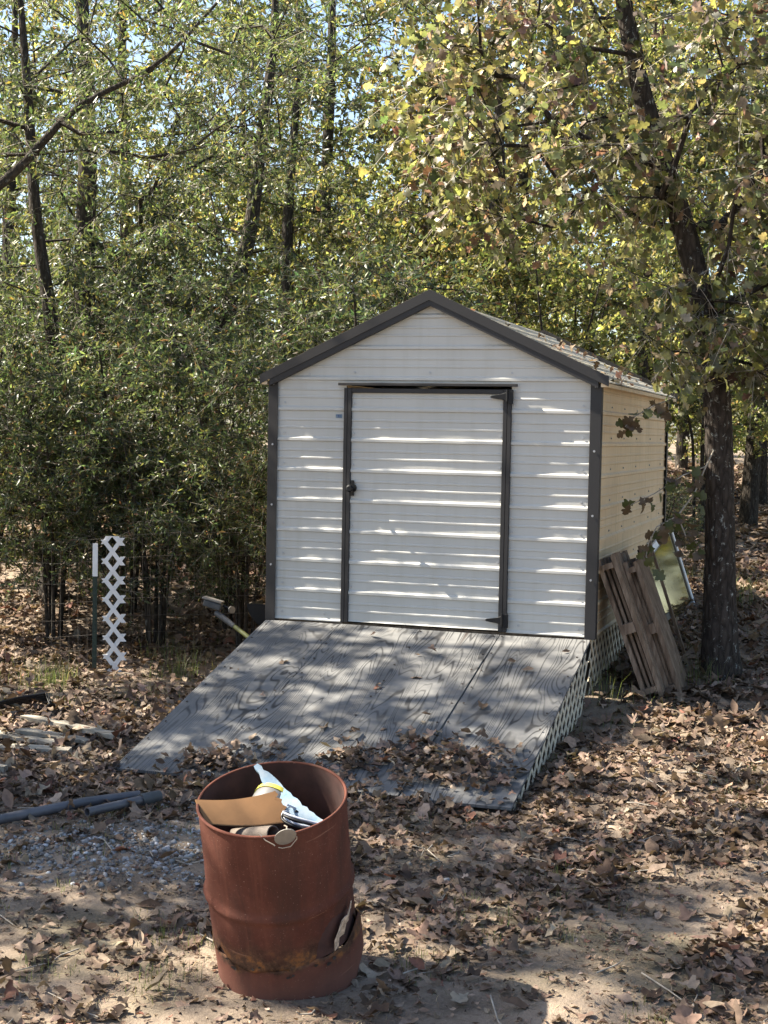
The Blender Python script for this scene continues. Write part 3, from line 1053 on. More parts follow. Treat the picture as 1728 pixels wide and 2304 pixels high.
MB().bar((0, 0.55, 0), _u * 1.06 + np.array([0, 0.55, 0]), 0.035, 0.022, _o).build('side_rail', M['pallet'], bd)
for f in (0.05, 0.42, 0.95):
    MB().bar(_u * 1.06 * f + np.array([0, 0.02, 0]) - _o * 0.02, _u * 1.06 * f + np.array([0, 0.53, 0]) - _o * 0.02, 0.05, 0.018, _o).build('cross_rail', M['black'], bd)

# storm window leaning on the wall further back
def storm_window():
    tb_, tf = np.array([2.69, 13.62, 1.27]), np.array([2.10, 12.05, 0.97])
    bb = np.array([2.93, 13.50, 0.50]); bf = bb + (tf - tb_)
    e = empty('storm_window', bb)
    put(e, 'white framed storm window leaning on the shed behind the pallets', 'window')
    c = [p - bb for p in (bf, bb, tb_, tf)]
    nrm = np.cross(c[1] - c[0], c[3] - c[0]); nrm /= np.linalg.norm(nrm)
    inset = lambda i, w: None
    MB().add([p for p in c] + [p - nrm * 0.006 for p in c], [(0, 1, 2, 3), (7, 6, 5, 4)]).build('pane', M['glass'], e)
    for i, w in ((0, 0.05), (1, 0.045), (2, 0.055), (3, 0.045)):
        a, b = c[i], c[(i + 1) % 4]
        inward = (sum(c) / 4 - (a + b) / 2); dirv = (b - a) / np.linalg.norm(b - a)
        inward -= dirv * (inward @ dirv); inward /= np.linalg.norm(inward)
        a2, b2 = (a, b) if i % 2 == 0 else (a + dirv * 0.056, b - dirv * 0.056)
        MB().bar(a2 + inward * w / 2 + nrm * 0.004, b2 + inward * w / 2 + nrm * 0.004, w, 0.026, nrm).build('frame_rail', M['white_plastic'], e, 0.002)
        MB().bar(a2 + inward * (w + 0.012) + nrm * 0.002, b2 + inward * (w + 0.012) + nrm * 0.002, 0.010, 0.014, nrm).build('frame_bead', M['greyplastic'], e)
storm_window()

# ------------------------------------------------------------------ fence, post and lattice strip at the left
TP = np.array([-2.42, 12.10, 0.0]); TP[2] = gz(TP[0], TP[1])
tp = empty('fence_post', TP)
put(tp, 'dark green metal fence post with a white painted tip', 'post')
for z0, z1, mt, nm in ((-0.1, 0.80, M['tgreen'], 'shaft'), (0.802, 1.08, M['white_plastic'], 'painted_tip')):
    w_ = 0.019 if nm == 'shaft' else 0.0215
    MB().box((-w_, -0.004, z0), (w_, 0.004, z1)).box((-0.004, 0.0045, z0), (0.004, 0.034, z1)).build(nm, mt, tp)
kn_ = MB()
for k in range(14):
    kn_.box((-0.006, -0.012, 0.06 + k * 0.053), (0.006, -0.0045, 0.072 + k * 0.053))
kn_.build('studs', M['tgreen'], tp)
LS = np.array([-2.238, 12.06, 0.0]); LS[2] = gz(LS[0], LS[1]) - 0.01
ls = empty('lattice_strip', LS)
put(ls, 'tall narrow strip of white vinyl lattice standing beside the post', 'lattice')
ls.rotation_euler = (math.radians(1), math.radians(-1.2), math.radians(4))
lattice(ls, lambda x, z: True, -0.088, 0.088, 0.0, 1.155, lambda x, z, d: (max(-0.1, min(0.1, x)), -d, z), M['white_plastic'], w=0.040, t=0.006, kx=0.80, step=0.129)

def wire_fence():
    P = [np.array(p) for p in ((-6.5, 11.6), (-2.44, 12.14), (-0.4, 12.75), (0.8, 13.2))]
    path = []
    for a, b in zip(P, P[1:]):
        n = max(2, int(np.linalg.norm(b - a) / 0.3))
        for i in range(n):
            path.append(a + (b - a) * i / n)
    path.append(P[-1])
    path = np.array(path)
    e = empty('wire_fence', (path[0][0], path[0][1], 0))
    put(e, 'thin rusty wire mesh fence running behind the post into the trees', 'fence')
    o0 = np.array([path[0][0], path[0][1], 0])
    hm = MB(); vm = MB()
    z_at = lambda q, h: np.array([q[0], q[1] + 0.02 * math.sin(5 * q[0]), gz(q[0], q[1]) + h * (1 + 0.03 * math.sin(3 * q[0]))]) - o0
    for h in (0.06, 0.18, 0.31, 0.45, 0.60, 0.77, 0.95, 1.14):
        hm.tube([z_at(q, h) for q in path], 0.0015, 3, caps=False)
    L = np.concatenate([[0], np.cumsum(np.linalg.norm(np.diff(path, axis=0), axis=1))])
    s = 0.0
    while s < L[-1]:
        q = np.array([np.interp(s, L, path[:, 0]), np.interp(s, L, path[:, 1])])
        vm.tube([z_at(q, 0.03), z_at(q, 0.6) + [0.01 * math.sin(9 * s), 0, 0], z_at(q, 1.14)], 0.0011, 3, caps=False)
        s += 0.075
    wm = simple('rusty_wire', (0.12, 0.105, 0.09), 0.6, 0.3)
    hm.build('strand', wm, e); vm.build('stay', wm, e)
    for q in (path[0], P[2], P[3]):
        b = z_at(q, 0)
        MB().box(b + [-0.018, 0.006, -0.05], b + [0.018, 0.016, 1.2]).build('stake', M['tgreen'], e)
wire_fence()

# ------------------------------------------------------------------ pole tool and black tray beside the shed corner
pt = empty('pole_tool', (-0.93, 10.98, 0.05))
put(pt, 'pole tool with lime shaft and grey clamp head behind the ramp', 'tool')
o0 = np.array([-0.93, 10.98, 0.05])
hd, lo_ = np.array([-1.325, 11.62, 0.575]) - o0, np.array([-0.60, 10.98, 0.17]) - o0
f = lambda t: hd + (lo_ - hd) * t
MB().tube([f(-0.02), f(0.20)], [0.026, 0.021], 12).build('sleeve', M['darkgrip'], pt)
MB().tube([f(0.201), f(0.52)], 0.0175, 12).build('shaft', M['lime'], pt)
MB().tube([f(0.521), f(1.0)], 0.016, 12).build('grip', M['darkgrip'], pt)
h0 = f(-0.02)
MB().bar(h0 + [-0.10, 0.02, 0.085], h0 + [0.045, -0.01, 0.045], 0.085, 0.055, (0, 0, 1)).build('clamp_head', M['darkgrip'], pt, 0.008)
MB().bar(h0 + [-0.11, 0.02, 0.125], h0 + [0.05, -0.01, 0.085], 0.095, 0.014, (0, 0, 1)).build('head_plate', M['galv'], pt, 0.003)
MB().tube([h0 + [0.05, 0, 0.06], h0 + [0.115, -0.02, 0.035]], 0.010, 8).build('knob_stem', M['black'], pt)
MB().disc(h0 + [0.125, -0.03, 0.03], (0.6, -0.8, 0.1), 0.030, 14, 0.018).build('knob', M['galv'], pt)

bt = empty('wheelbarrow', (-0.98, 11.75, float(gz(-0.98, 11.75))))
put(bt, 'black wheelbarrow tray standing behind the shed corner', 'wheelbarrow')
vs, fs = [], []
n, k = 10, 14
for i in range(n + 1):
    t = i / n
    for j in range(k + 1):
        a = math.pi * j / k
        rx, rz = 0.30 - 0.09 * t, 0.22 - 0.05 * t
        vs.append((0.16 - rx * math.cos(a) * 0.9, -0.10 + 0.5 * t, 0.66 - rz * math.sin(a) - 0.02 * t))
for i in range(n):
    for j in range(k):
        q = i * (k + 1) + j
        fs.append((q, q + 1, q + k + 2, q + k + 1))
o = MB().add(vs, fs, True)
o.add([vs[j] for j in range(k + 1)], [tuple(range(k + 1))])
o.build('tray', M['black'], bt).modifiers.new('t', 'SOLIDIFY').thickness = 0.006
for dx in (0.0, 0.36):
    MB().bar((dx - 0.02, -0.06, 0.0), (dx + 0.02, -0.02, 0.50), 0.03, 0.03, (0, 1, 0)).build('leg', M['black'], bt)
    MB().bar((dx + 0.30, -0.50, 0.40), (dx - 0.12, 0.25, 0.62), 0.025, 0.025, (0, 0, 1)).build('handle', M['greywood'], bt) if dx == 0 else None

# ------------------------------------------------------------------ pipes, tubing and planks on the ground at the left
def gpt(x, y, h): return np.array([x, y, float(gz(x, y)) + h])
pA = MB().tube([gpt(-2.9, 6.95, 0.045), gpt(-2.0, 7.45, 0.04), gpt(-1.60, 7.76, 0.035), gpt(-1.34, 7.98, 0.03)], 0.027, 16, hollow=0.88).build('conduit_pipe', M['pvc'])
put(pA, 'long grey plastic conduit pipe lying on the gravel', 'pipe')
pB = empty('conduit_pipe', gpt(-1.535, 7.52, 0.0))
put(pB, 'short grey conduit offcut with a dark collar beside the long pipe', 'pipe')
oB = gpt(-1.535, 7.52, 0.0)
a, b = gpt(-1.535, 7.52, 0.045) - oB, gpt(-1.285, 7.80, 0.055) - oB
MB().tube([a, (a + b) / 2, b], 0.024, 16, hollow=0.86).build('pipe_length', M['pvc'], pB)
dd = (b - a) / np.linalg.norm(b - a)
MB().tube([b - dd * 0.02, b + dd * 0.055, b + dd * 0.075, b + dd * 0.11], [0.033, 0.034, 0.031, 0.031], 18, hollow=0.8).build('collar', M['darkgrip'], pB)

hs = MB()
r11 = rng(21)
tubing = empty('black_tubing', gpt(-2.65, 10.1, 0))
put(tubing, 'bundle of bent black plastic tubing among the fallen leaves', 'tubing')
oT = gpt(-2.65, 10.1, 0)
for i in range(5):
    h = 0.03 + 0.022 * i
    pts = [gpt(-3.6, 9.42 - 0.13 * i, h) - oT, gpt(-2.95, 9.92 - 0.11 * i, h) - oT, gpt(-2.55, 10.32 - 0.06 * i, h + 0.02) - oT, gpt(-2.39 - 0.01 * i, 10.50 - 0.04 * i, h + 0.01) - oT, gpt(-2.37, 10.47 - 0.05 * i, h * 0.6) - oT, gpt(-2.43, 10.36 - 0.05 * i, 0.02) - oT]
    MB().tube(pts, 0.0105, 8).build('strand', M['black'], tubing)

def plank(name, label, a, b, w, t, mat, seed):
    r = rng(seed)
    a = np.array(a, float); b = np.array(b, float)
    d = b - a; L = np.linalg.norm(d); d /= L
    s = np.cross([0, 0, 1], d); s /= np.linalg.norm(s); u = np.cross(d, s)
    n = 12
    m = MB(); vs = []
    for i in range(n + 1):
        tt = i / n
        p = a + d * L * tt
        e0 = w / 2 * (1 - 0.35 * max(0, abs(tt - .5) * 2 - .8) * 5) + 0.006 * r.normal()
        e1 = w / 2 + 0.006 * r.normal()
        for q in (p - s * e1, p + s * e0, p + s * e0 - u * t, p - s * e1 - u * t):
            vs.append(q + u * 0.003 * r.normal())
    fs = []
    for i in range(n):
        for j in range(4):
            fs.append((i * 4 + j, i * 4 + (j + 1) % 4, (i + 1) * 4 + (j + 1) % 4, (i + 1) * 4 + j))
    fs += [(3, 2, 1, 0), (n * 4, n * 4 + 1, n * 4 + 2, n * 4 + 3)]
    o = m.add([v - a for v in vs], fs).build(name, mat)
    o.location = a
    put(o, label, 'plank', 'rotting planks among the leaves')
plank('old_plank', 'pale split plank lying furthest back among the leaves', gpt(-2.45, 9.86, 0.07), gpt(-1.74, 9.50, 0.06), 0.085, 0.03, M['greywood'], 1)
plank('old_plank', 'short sunlit board lying between the longer planks', gpt(-2.38, 9.42, 0.06), gpt(-1.90, 9.32, 0.05), 0.11, 0.02, M['greywood'], 2)
plank('old_plank', 'sunlit board nearest the tubing end among leaves', gpt(-2.62, 9.36, 0.06), gpt(-2.05, 9.20, 0.045), 0.09, 0.025, M['greywood'], 3)
plank('old_plank', 'long shaded grey board half buried in leaves', gpt(-3.1, 9.12, 0.05), gpt(-1.95, 9.03, 0.04), 0.10, 0.03, M['greywood'], 4)
plank('old_plank', 'stub of board at the picture edge nearest the pipes', gpt(-2.9, 8.55, 0.05), gpt(-2.22, 8.50, 0.04), 0.10, 0.03, M['greywood'], 5)

# ------------------------------------------------------------------ leaves
def leaf_proto(mid, half, curl, fold, twist=0.0, wave=0.0):
    """mid: x stations of the midrib; half: outline (x,y) of one side from stem to tip; fan-strip triangulation"""
    mid = list(mid)
    V = [(x, 0.0) for x in mid]
    nm = len(mid)
    tris = []
    for sgn in (1, -1):
        b = len(V)
        V += [(x, sgn * y) for x, y in half]
        # walk the two chains by x
        i, j = 0, 0
        nh = len(half)
        while i < nm - 1 or j < nh - 1:
            adv_m = (j == nh - 1) or (i < nm - 1 and mid[i + 1] <= half[j + 1][0])
            if adv_m:
                t = (i, i + 1, b + j); i += 1
            else:
                t = (i, b + j + 1, b + j); j += 1
            tris.append(t if sgn > 0 else t[::-1])
    V = np.array(V)
    x, y = V[:, 0], V[:, 1]
    z = fold * np.abs(y) + curl * (x - 0.45) ** 2 + twist * (x - 0.5) * y * 2 + wave * np.sin(9 * x + 3) * np.abs(y)
    return np.stack([x, y, z], 1), np.array(tris, dtype=np.int32)

OAK = [(0.05, 0.012), (0.22, 0.075), (0.36, 0.20), (0.45, 0.17), (0.58, 0.33), (0.70, 0.38), (0.78, 0.27), (0.90, 0.26), (0.98, 0.12)]
OAKM = (0.0, 0.25, 0.45, 0.70, 1.02)
POST = [(0.05, 0.015), (0.20, 0.10), (0.34, 0.25), (0.44, 0.20), (0.54, 0.35), (0.68, 0.32), (0.77, 0.24), (0.90, 0.21), (0.99, 0.07)]
OAK2 = [(0.05, 0.012), (0.22, 0.085), (0.36, 0.24), (0.45, 0.13), (0.57, 0.37), (0.70, 0.42), (0.77, 0.22), (0.90, 0.26), (0.98, 0.10)]
POST2 = [(0.05, 0.015), (0.20, 0.12), (0.33, 0.30), (0.44, 0.15), (0.54, 0.40), (0.68, 0.36), (0.76, 0.19), (0.90, 0.22), (0.99, 0.06)]
oak_live = [leaf_proto(OAKM, OAK2, 0.15, 0.10, 0.1), leaf_proto(OAKM, OAK2, -0.25, -0.12, -0.2), leaf_proto(OAKM, POST2, 0.35, 0.2, 0.2, 0.1), leaf_proto(OAKM, OAK2, -0.5, 0.25, 0.35)]
dry = [leaf_proto(OAKM, OAK2, 0.5, 0.30, 0.3, 0.35), leaf_proto(OAKM, POST2, -0.6, 0.22, -0.4, 0.35), leaf_proto(OAKM, POST2, 0.4, -0.3, 0.4, -0.4), leaf_proto(OAKM, OAK2, -0.35, 0.5, 0.1, 0.4), leaf_proto(OAKM, POST2, 0.2, 0.15, -0.5, 0.45)]
ROUND = [(0.08, 0.03), (0.25, 0.20), (0.45, 0.30), (0.62, 0.29), (0.80, 0.20), (0.94, 0.07)]
ROLL = [(0.10, 0.05), (0.30, 0.16), (0.55, 0.20), (0.80, 0.13)]
dry += [leaf_proto(OAKM, ROUND, 0.4, 0.35, 0.3, 0.2), leaf_proto(OAKM, ROUND, -0.35, -0.3, -0.3, 0.3), leaf_proto(OAKM, ROLL, 0.3, 0.7, 0.3, 0.2)]
S6 = [(0.30, 0.24), (0.62, 0.34), (0.80, 0.16)]
dry_far = [leaf_proto((0, 0.45, 1.0), S6, 0.7, 0.5, 0.3), leaf_proto((0, 0.45, 1.0), S6, -0.8, 0.3, -0.5), leaf_proto((0, 0.45, 1.0), S6, 0.4, -0.6, 0.4)]
narrow = [leaf_proto((0, 1.0), [(0.45, 0.13)], 0.0, 0.25), leaf_proto((0, 0.5, 1.0), [(0.5, 0.15)], 0.5, 0.2), leaf_proto((0, 0.5, 1.0), [(0.42, 0.14)], -0.4, -0.2)]
oval = [leaf_proto((0, 1.0), [(0.35, 0.23), (0.68, 0.22)], 0.0, 0.2), leaf_proto((0, 0.5, 1.0), [(0.35, 0.25), (0.70, 0.2)], 0.4, -0.2)]

GREEN_COOL = ([(0.050, 0.071, 0.030), (0.074, 0.096, 0.041), (0.108, 0.122, 0.051), (0.158, 0.156, 0.054), (0.224, 0.183, 0.045)], [4, 5, 3, 1.3, 0.3])
GREEN_MIX = ([(0.067, 0.081, 0.031), (0.107, 0.110, 0.041), (0.151, 0.146, 0.051), (0.219, 0.186, 0.058), (0.186, 0.117, 0.065), (0.110, 0.058, 0.037)], [3, 4, 3, 1.6, 0.8, 0.4])
OAK_AUT = ([(0.071, 0.084, 0.036), (0.119, 0.124, 0.054), (0.178, 0.173, 0.079), (0.267, 0.244, 0.090), (0.169, 0.113, 0.084), (0.107, 0.061, 0.048), (0.302, 0.240, 0.198)], [3, 4.5, 4, 1.8, 0.9, 0.8, 1.6])
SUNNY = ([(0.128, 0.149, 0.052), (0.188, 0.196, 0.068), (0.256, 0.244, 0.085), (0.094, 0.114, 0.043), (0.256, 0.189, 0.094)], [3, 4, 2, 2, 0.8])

# ------------------------------------------------------------------ trees
def grow(seed, trunk, radii, blobs, min_branch=0.35, k_trunk=10, spread=1.0):
    """trunk polyline + leaf-cluster attractors joined to their nearest limb: returns skeleton tubes and cluster points"""
    r = rng(seed)
    trunk = np.array(trunk, float); radii = np.array(radii, float)
    L = np.concatenate([[0], np.cumsum(np.linalg.norm(np.diff(trunk, axis=0), axis=1))])
    n = max(6, int(L[-1] / 0.22))
    s = np.linspace(0, L[-1], n)
    T = np.stack([np.interp(s, L, trunk[:, i]) for i in range(3)], 1)
    for _ in range(2):
        T[1:-1] = (T[:-2] + 2 * T[1:-1] + T[2:]) / 4
    TR = np.interp(s, L, radii)
    pos = [p for p in T]
    par = [-1] + list(range(n - 1))
    Cs = []
    for c, rad, m in blobs:
        d = r.normal(size=(m, 3)); d /= np.linalg.norm(d, axis=1, keepdims=True)
        q = np.array(c) + d * np.array(rad) * (r.uniform(0.12, 1, (m, 1)) ** 0.42)
        Cs.append(q)
    C = np.concatenate(Cs)
    dist = np.min(np.linalg.norm(C[:, None] - T[None, ::2], axis=2), axis=1)
    C = C[np.argsort(dist)]
    ok_from = int(min_branch * n)
    P = np.zeros((n + len(C) * 14, 3)); P[:n] = T
    cnt_nodes = n
    allowed = np.zeros(len(P), bool); allowed[ok_from:n] = True
    par = list(range(-1, n - 1))
    tips = []
    for c in C:
        idx = np.nonzero(allowed[:cnt_nodes])[0]
        Q = P[idx]
        dv = c - Q
        cost = np.linalg.norm(dv, axis=1) + 0.55 * np.maximum(0, -dv[:, 2])
        i = idx[np.argmin(cost)]
        d = c - P[i]; ln = np.linalg.norm(d)
        m = int(np.clip(ln / 0.28, 1, 12))
        prev = i
        sag = r.normal(size=3) * 0.10 * ln + np.array([0, 0, 0.12 * ln])
        for j in range(1, m + 1):
            t = j / m
            p = P[i] + d * t + sag * math.sin(math.pi * t) + (r.normal(size=3) * 0.02 if j < m else 0)
            P[cnt_nodes] = p; allowed[cnt_nodes] = True
            par.append(prev); prev = cnt_nodes; cnt_nodes += 1
        tips.append(prev)
    w = np.zeros(cnt_nodes)
    w[tips] = 1
    for i in range(cnt_nodes - 1, 0, -1):
        if par[i] >= 0: w[par[i]] += w[i]
    R = 0.0042 * spread * np.maximum(w, 0.7) ** 0.52
    R[:n] = np.maximum(TR, 0.004)
    R[n:] = np.minimum(R[n:], 0.75 * TR.max())
    kids = [[] for _ in range(cnt_nodes)]
    for i in range(1, cnt_nodes): kids[par[i]].append(i)
    V, F = [], []
    off = 0
    starts = [(0, None)]
    while starts:
        i, pr = starts.pop()
        chain = [i] if pr is None else [pr, i]
        cur = i
        while True:
            ks = kids[cur]
            if not ks: break
            if cur < n - 1 and cur + 1 in ks: nxt = cur + 1
            else: nxt = max(ks, key=lambda q: w[q])
            for q in ks:
                if q != nxt: starts.append((q, cur))
            chain.append(nxt); cur = nxt
        pts = P[chain]; rad = R[chain].copy()
        if pr is not None: rad[0] = min(R[pr], rad[1] * 1.25)
        if len(pts) < 2: continue
        k = k_trunk if pr is None else (6 if rad.max() > 0.03 else (4 if rad.max() > 0.010 else 3))
        v, f = tube_arrays(pts, rad, k)
        V.append(v); F.append(np.array(f) + off); off += len(v)
    return np.concatenate(V), np.concatenate(F), P[tips], r

def leafy(r, tips, center, n_tw, tw_len, n_lf, lf_len, protos, palette, droop=0.25, flat=0.5, jit=0.25, twigs=True, tw_r=0.0022):
    """twigs radiating from every cluster point, leaves along the twigs"""
    m = len(tips)
    c = np.repeat(tips, n_tw, axis=0)
    out = c - np.array(center); out /= np.linalg.norm(out, axis=1, keepdims=True) + 1e-6
    d = r.normal(size=c.shape) + 0.55 * out; d[:, 2] = d[:, 2] * 0.7 - droop
    d /= np.linalg.norm(d, axis=1, keepdims=True)
    ln = tw_len * r.uniform(0.45, 1.25, (len(c), 1))
    e = c + d * ln + np.array([0, 0, -0.12]) * ln
    TV = TF = None
    if twigs:
        ref = np.cross(d, [0.3, 0.2, 0.9]); ref /= np.linalg.norm(ref, axis=1, keepdims=True) + 1e-6
        r2 = np.cross(d, ref)
        ring = []
        for p, rad in ((c, tw_r), ((c + e) / 2 + np.array([0, 0, 0.03]) * ln, tw_r * 0.8), (e, tw_r * 0.4)):
            for a in (0, 2.094, 4.189):
                ring.append(p + (ref * math.cos(a) + r2 * math.sin(a)) * rad)
        TV = np.stack(ring, 1).reshape(-1, 3)
        base = (np.arange(len(c)) * 9)[:, None, None]
        q = np.array([[a * 3 + b, a * 3 + (b + 1) % 3, (a + 1) * 3 + (b + 1) % 3, (a + 1) * 3 + b] for a in (0, 1) for b in range(3)])
        TF = (q[None] + base).reshape(-1, 4)
    cc = np.repeat(np.arange(len(c)), n_lf)
    t = r.uniform(0.15, 1.0, (len(cc), 1))
    p = c[cc] * (1 - t) + e[cc] * t + np.array([0, 0, 0.03]) * ln[cc] * (1 - np.abs(2 * t - 1))
    a = d[cc] * 0.7 + r.normal(size=p.shape) * 0.75; a[:, 2] -= droop
    nrm = np.array([0, 0, 1.0]) * flat + r.normal(size=p.shape) * 0.65
    B = basis(a, nrm)
    sc = lf_len * r.uniform(0.6, 1.3, len(cc))
    # neighbouring leaves share a tone
    tone = np.repeat(np.repeat(1 + 0.30 * r.normal(size=m), n_tw), n_lf).clip(0.45, 1.8)
    col = pick(r, palette[0], palette[1], len(cc), jit); col[:, :3] *= tone[:, None]
    which = r.integers(0, len(protos), len(cc))
    LV, LF, LC = scatter(protos, which, p, B, sc, col)
    return TV, TF, LV, LF, LC

def tree(name, label, base, seed, trunk, radii, blobs, leaf, bark='bark', group=None, cat='tree', min_branch=0.35, k_trunk=10, extra=None, spread=1.0):
    e = empty(name, base)
    put(e, label, cat, group)
    V, F, tips, r = grow(seed, trunk, radii, blobs, min_branch, k_trunk, spread)
    link('trunk', mesh_np('trunk', V, F, smooth=True), e, M[bark])
    ctr = np.mean([b[0] for b in blobs], axis=0)
    TV, TF, LV, LF, LC = leafy(r, tips, ctr, **leaf)
    link('crown', mesh_np('crown', LV, LF, LC), e, M['leaf'])
    if TV is not None:
        link('twigs', mesh_np('twigs', TV, TF, smooth=True), e, M['twig'])
    return e

def copy_tree(src, loc, rotz, scale, label, group=None, mirror=False):
    c = src.copy(); COL.objects.link(c)
    c.location = loc; c.rotation_euler = (0, 0, rotz)
    c.scale = (-scale if mirror else scale, scale, scale)
    if label: c['label'] = label
    if group: c['group'] = group
    for ch in list(src.children):
        k = ch.copy(); COL.objects.link(k); k.parent = c
    return c

# near oak at the right
OB = np.array([2.59, 10.95, float(gz(2.59, 10.95)) - 0.04])
def rel(pts): return [np.array(p) - OB for p in pts]
oak_tr = rel([(2.60, 10.95, 0.24), (2.575, 10.95, 0.50), (2.57, 10.95, 0.85), (2.55, 10.95, 1.53), (2.51, 10.94, 2.34), (2.42, 10.93, 2.93), (2.27, 10.90, 3.41), (2.14, 10.88, 3.82), (2.02, 10.87, 4.13), (1.83, 10.85, 4.64), (1.66, 10.80, 5.35), (1.6, 10.7, 6.5), (1.7, 10.7, 7.4)])
oak_leaf = dict(n_tw=8, tw_len=0.40, n_lf=5, lf_len=0.086, protos=oak_live, palette=OAK_AUT, droop=0.35, flat=0.35, jit=0.30, tw_r=0.0028)
oak = tree('oak_tree', 'dark barked oak with browning lobed leaves beside the shed', OB, 31, oak_tr,
           [0.172, 0.140, 0.124, 0.110, 0.104, 0.095, 0.090, 0.085, 0.079, 0.072, 0.060, 0.042, 0.02],
           [(np.array([1.9, 10.7, 4.85]) - OB, (2.0, 1.2, 1.6), 118), (np.array([3.2, 10.7, 4.0]) - OB, (1.2, 1.1, 1.6), 78),
            (np.array([2.75, 10.55, 2.90]) - OB, (1.0, 0.65, 0.45), 36), (np.array([1.15, 10.9, 4.35]) - OB, (1.1, 0.9, 0.9), 50),
            (np.array([2.1, 10.7, 6.6]) - OB, (2.2, 1.5, 0.9), 45)],
           oak_leaf, 'bark_oak', min_branch=0.30, k_trunk=18)

# low twig of single oak leaves hanging in front of the side wall
twp = np.array([2.62, 11.35, 2.05])
spr = [[(2.50, 10.92, 2.02), (2.38, 10.72, 1.86), (2.18, 10.52, 1.80), (1.95, 10.44, 1.66), (1.78, 10.40, 1.58)],
       [(2.38, 10.72, 1.86), (2.28, 10.62, 1.66), (2.14, 10.52, 1.50), (1.98, 10.46, 1.42), (1.92, 10.44, 1.30), (1.90, 10.43, 1.18)],
       [(2.14, 10.52, 1.50), (2.20, 10.50, 1.36), (2.26, 10.52, 1.26)],
       [(2.10, 10.70, 2.35), (1.95, 10.52, 2.30), (1.80, 10.42, 2.22), (1.72, 10.4, 2.14)]]
tw = MB()
for s in spr: tw.tube([np.array(p) - OB for p in s], np.linspace(0.007, 0.0032, len(s)), 5)
tw_o = tw.build('hanging_twig', M['twig'], oak)
r41 = rng(41)
leaf_me = []
for pv, pf in oak_live:
    me = mesh_np('leaf', pv, pf, np.tile([0.075, 0.085, 0.03, 1], (len(pv), 1))); me.materials.append(M['leaf']); leaf_me.append(me)
    me = mesh_np('leaf', pv, pf, np.tile([0.10, 0.07, 0.045, 1], (len(pv), 1))); me.materials.append(M['leaf']); leaf_me.append(me)
for s in spr:
    s = np.array(s) - OB
    for i in range(22):
        t = r41.uniform(0.15, 1.0) * (len(s) - 1); k = min(int(t), len(s) - 2)
        p = s[k] + (s[k + 1] - s[k]) * (t - k) + r41.normal(size=3) * 0.03
        a = r41.normal(size=3) * [1, 0.7, 0.5] + [0, 0, -0.7]; nn = r41.normal(size=3) * 0.7 + [0, -1.3, 0.5]
        Bm = basis(a[None], nn[None])[0] * r41.uniform(0.075, 0.125)
        o = bpy.data.objects.new('leaf', leaf_me[r41.integers(0, len(leaf_me))]); COL.objects.link(o)
        o.parent = tw_o
        o.matrix_local = Matrix(((Bm[0, 0], Bm[0, 1], Bm[0, 2], p[0]), (Bm[1, 0], Bm[1, 1], Bm[1, 2], p[1]), (Bm[2, 0], Bm[2, 1], Bm[2, 2], p[2]), (0, 0, 0, 1)))

# small-leaved trees at the left
SMALL = dict(n_tw=8, tw_len=0.38, n_lf=11, lf_len=0.084, protos=narrow, palette=GREEN_COOL, droop=0.15, flat=0.5, jit=0.3, tw_r=0.0024)
def at_ground(x, y): return np.array([x, y, float(gz(x, y)) - 0.05])
b1 = at_ground(-3.75, 18.0)
elm_a = tree('elm_tree', 'forked dark trunk with fine green leaves left of the shed', b1, 51,
     [(0, 0, 0), (0.03, 0, 1.5), (-0.02, 0, 3.2), (0.02, 0, 4.4), (-0.02, 0, 5.5), (-0.12, 0, 7.0), (-0.1, 0, 9.0)], [0.15, 0.125, 0.115, 0.105, 0.08, 0.06, 0.02],
     [((0.9, -0.3, 5.2), (2.2, 1.6, 1.3), 80), ((-0.8, -0.2, 4.2), (1.8, 1.5, 1.4), 50), ((0.8, -0.5, 3.0), (1.9, 1.2, 0.9), 46), ((-0.3, 0, 7.6), (2.2, 1.8, 1.4), 50)],
     SMALL, min_branch=0.28)
b2 = at_ground(-3.7, 15.0)
elm_b = tree('elm_tree', 'thin curved trunk nearest the left edge of the wood', b2, 52,
     [(0.2, 0, 0), (0.3, 0, 1.4), (0.25, 0, 2.8), (0.05, 0, 4.0), (-0.05, 0.1, 5.2), (-0.2, 0.1, 7.0)], [0.10, 0.085, 0.075, 0.06, 0.05, 0.015],
     [((0.2, -0.2, 4.6), (1.6, 1.2, 1.3), 50), ((-0.6, -0.3, 2.9), (1.3, 1.0, 0.9), 36), ((0, 0, 6.6), (1.7, 1.3, 1.0), 30)],
     SMALL, min_branch=0.3)
b3 = at_ground(-5.6, 12.9)
lean = tree('leaning_tree', 'tree leaning in from the left edge with a thick diagonal limb', b3, 53,
     [(0, 0, 0), (0.2, 0, 1.6), (0.75, 0, 2.7), (1.35, 0.05, 3.35), (1.75, 0, 3.95), (2.3, 0.1, 4.35), (2.75, 0.1, 4.95), (3.5, 0.2, 5.3), (4.2, 0.2, 6.1)], [0.13, 0.11, 0.085, 0.066, 0.055, 0.042, 0.030, 0.020, 0.01],
     [((2.0, 0, 5.5), (2.2, 1.4, 1.2), 45), ((3.9, 0, 5.3), (1.6, 1.2, 1.1), 36), ((0.5, -0.6, 5.0), (1.7, 1.7, 1.4), 40), ((1.2, -0.2, 3.5), (1.4, 0.9, 0.7), 24)],
     dict(SMALL, lf_len=0.066, n_lf=13), min_branch=0.3)
b5 = at_ground(-2.42, 19.0)
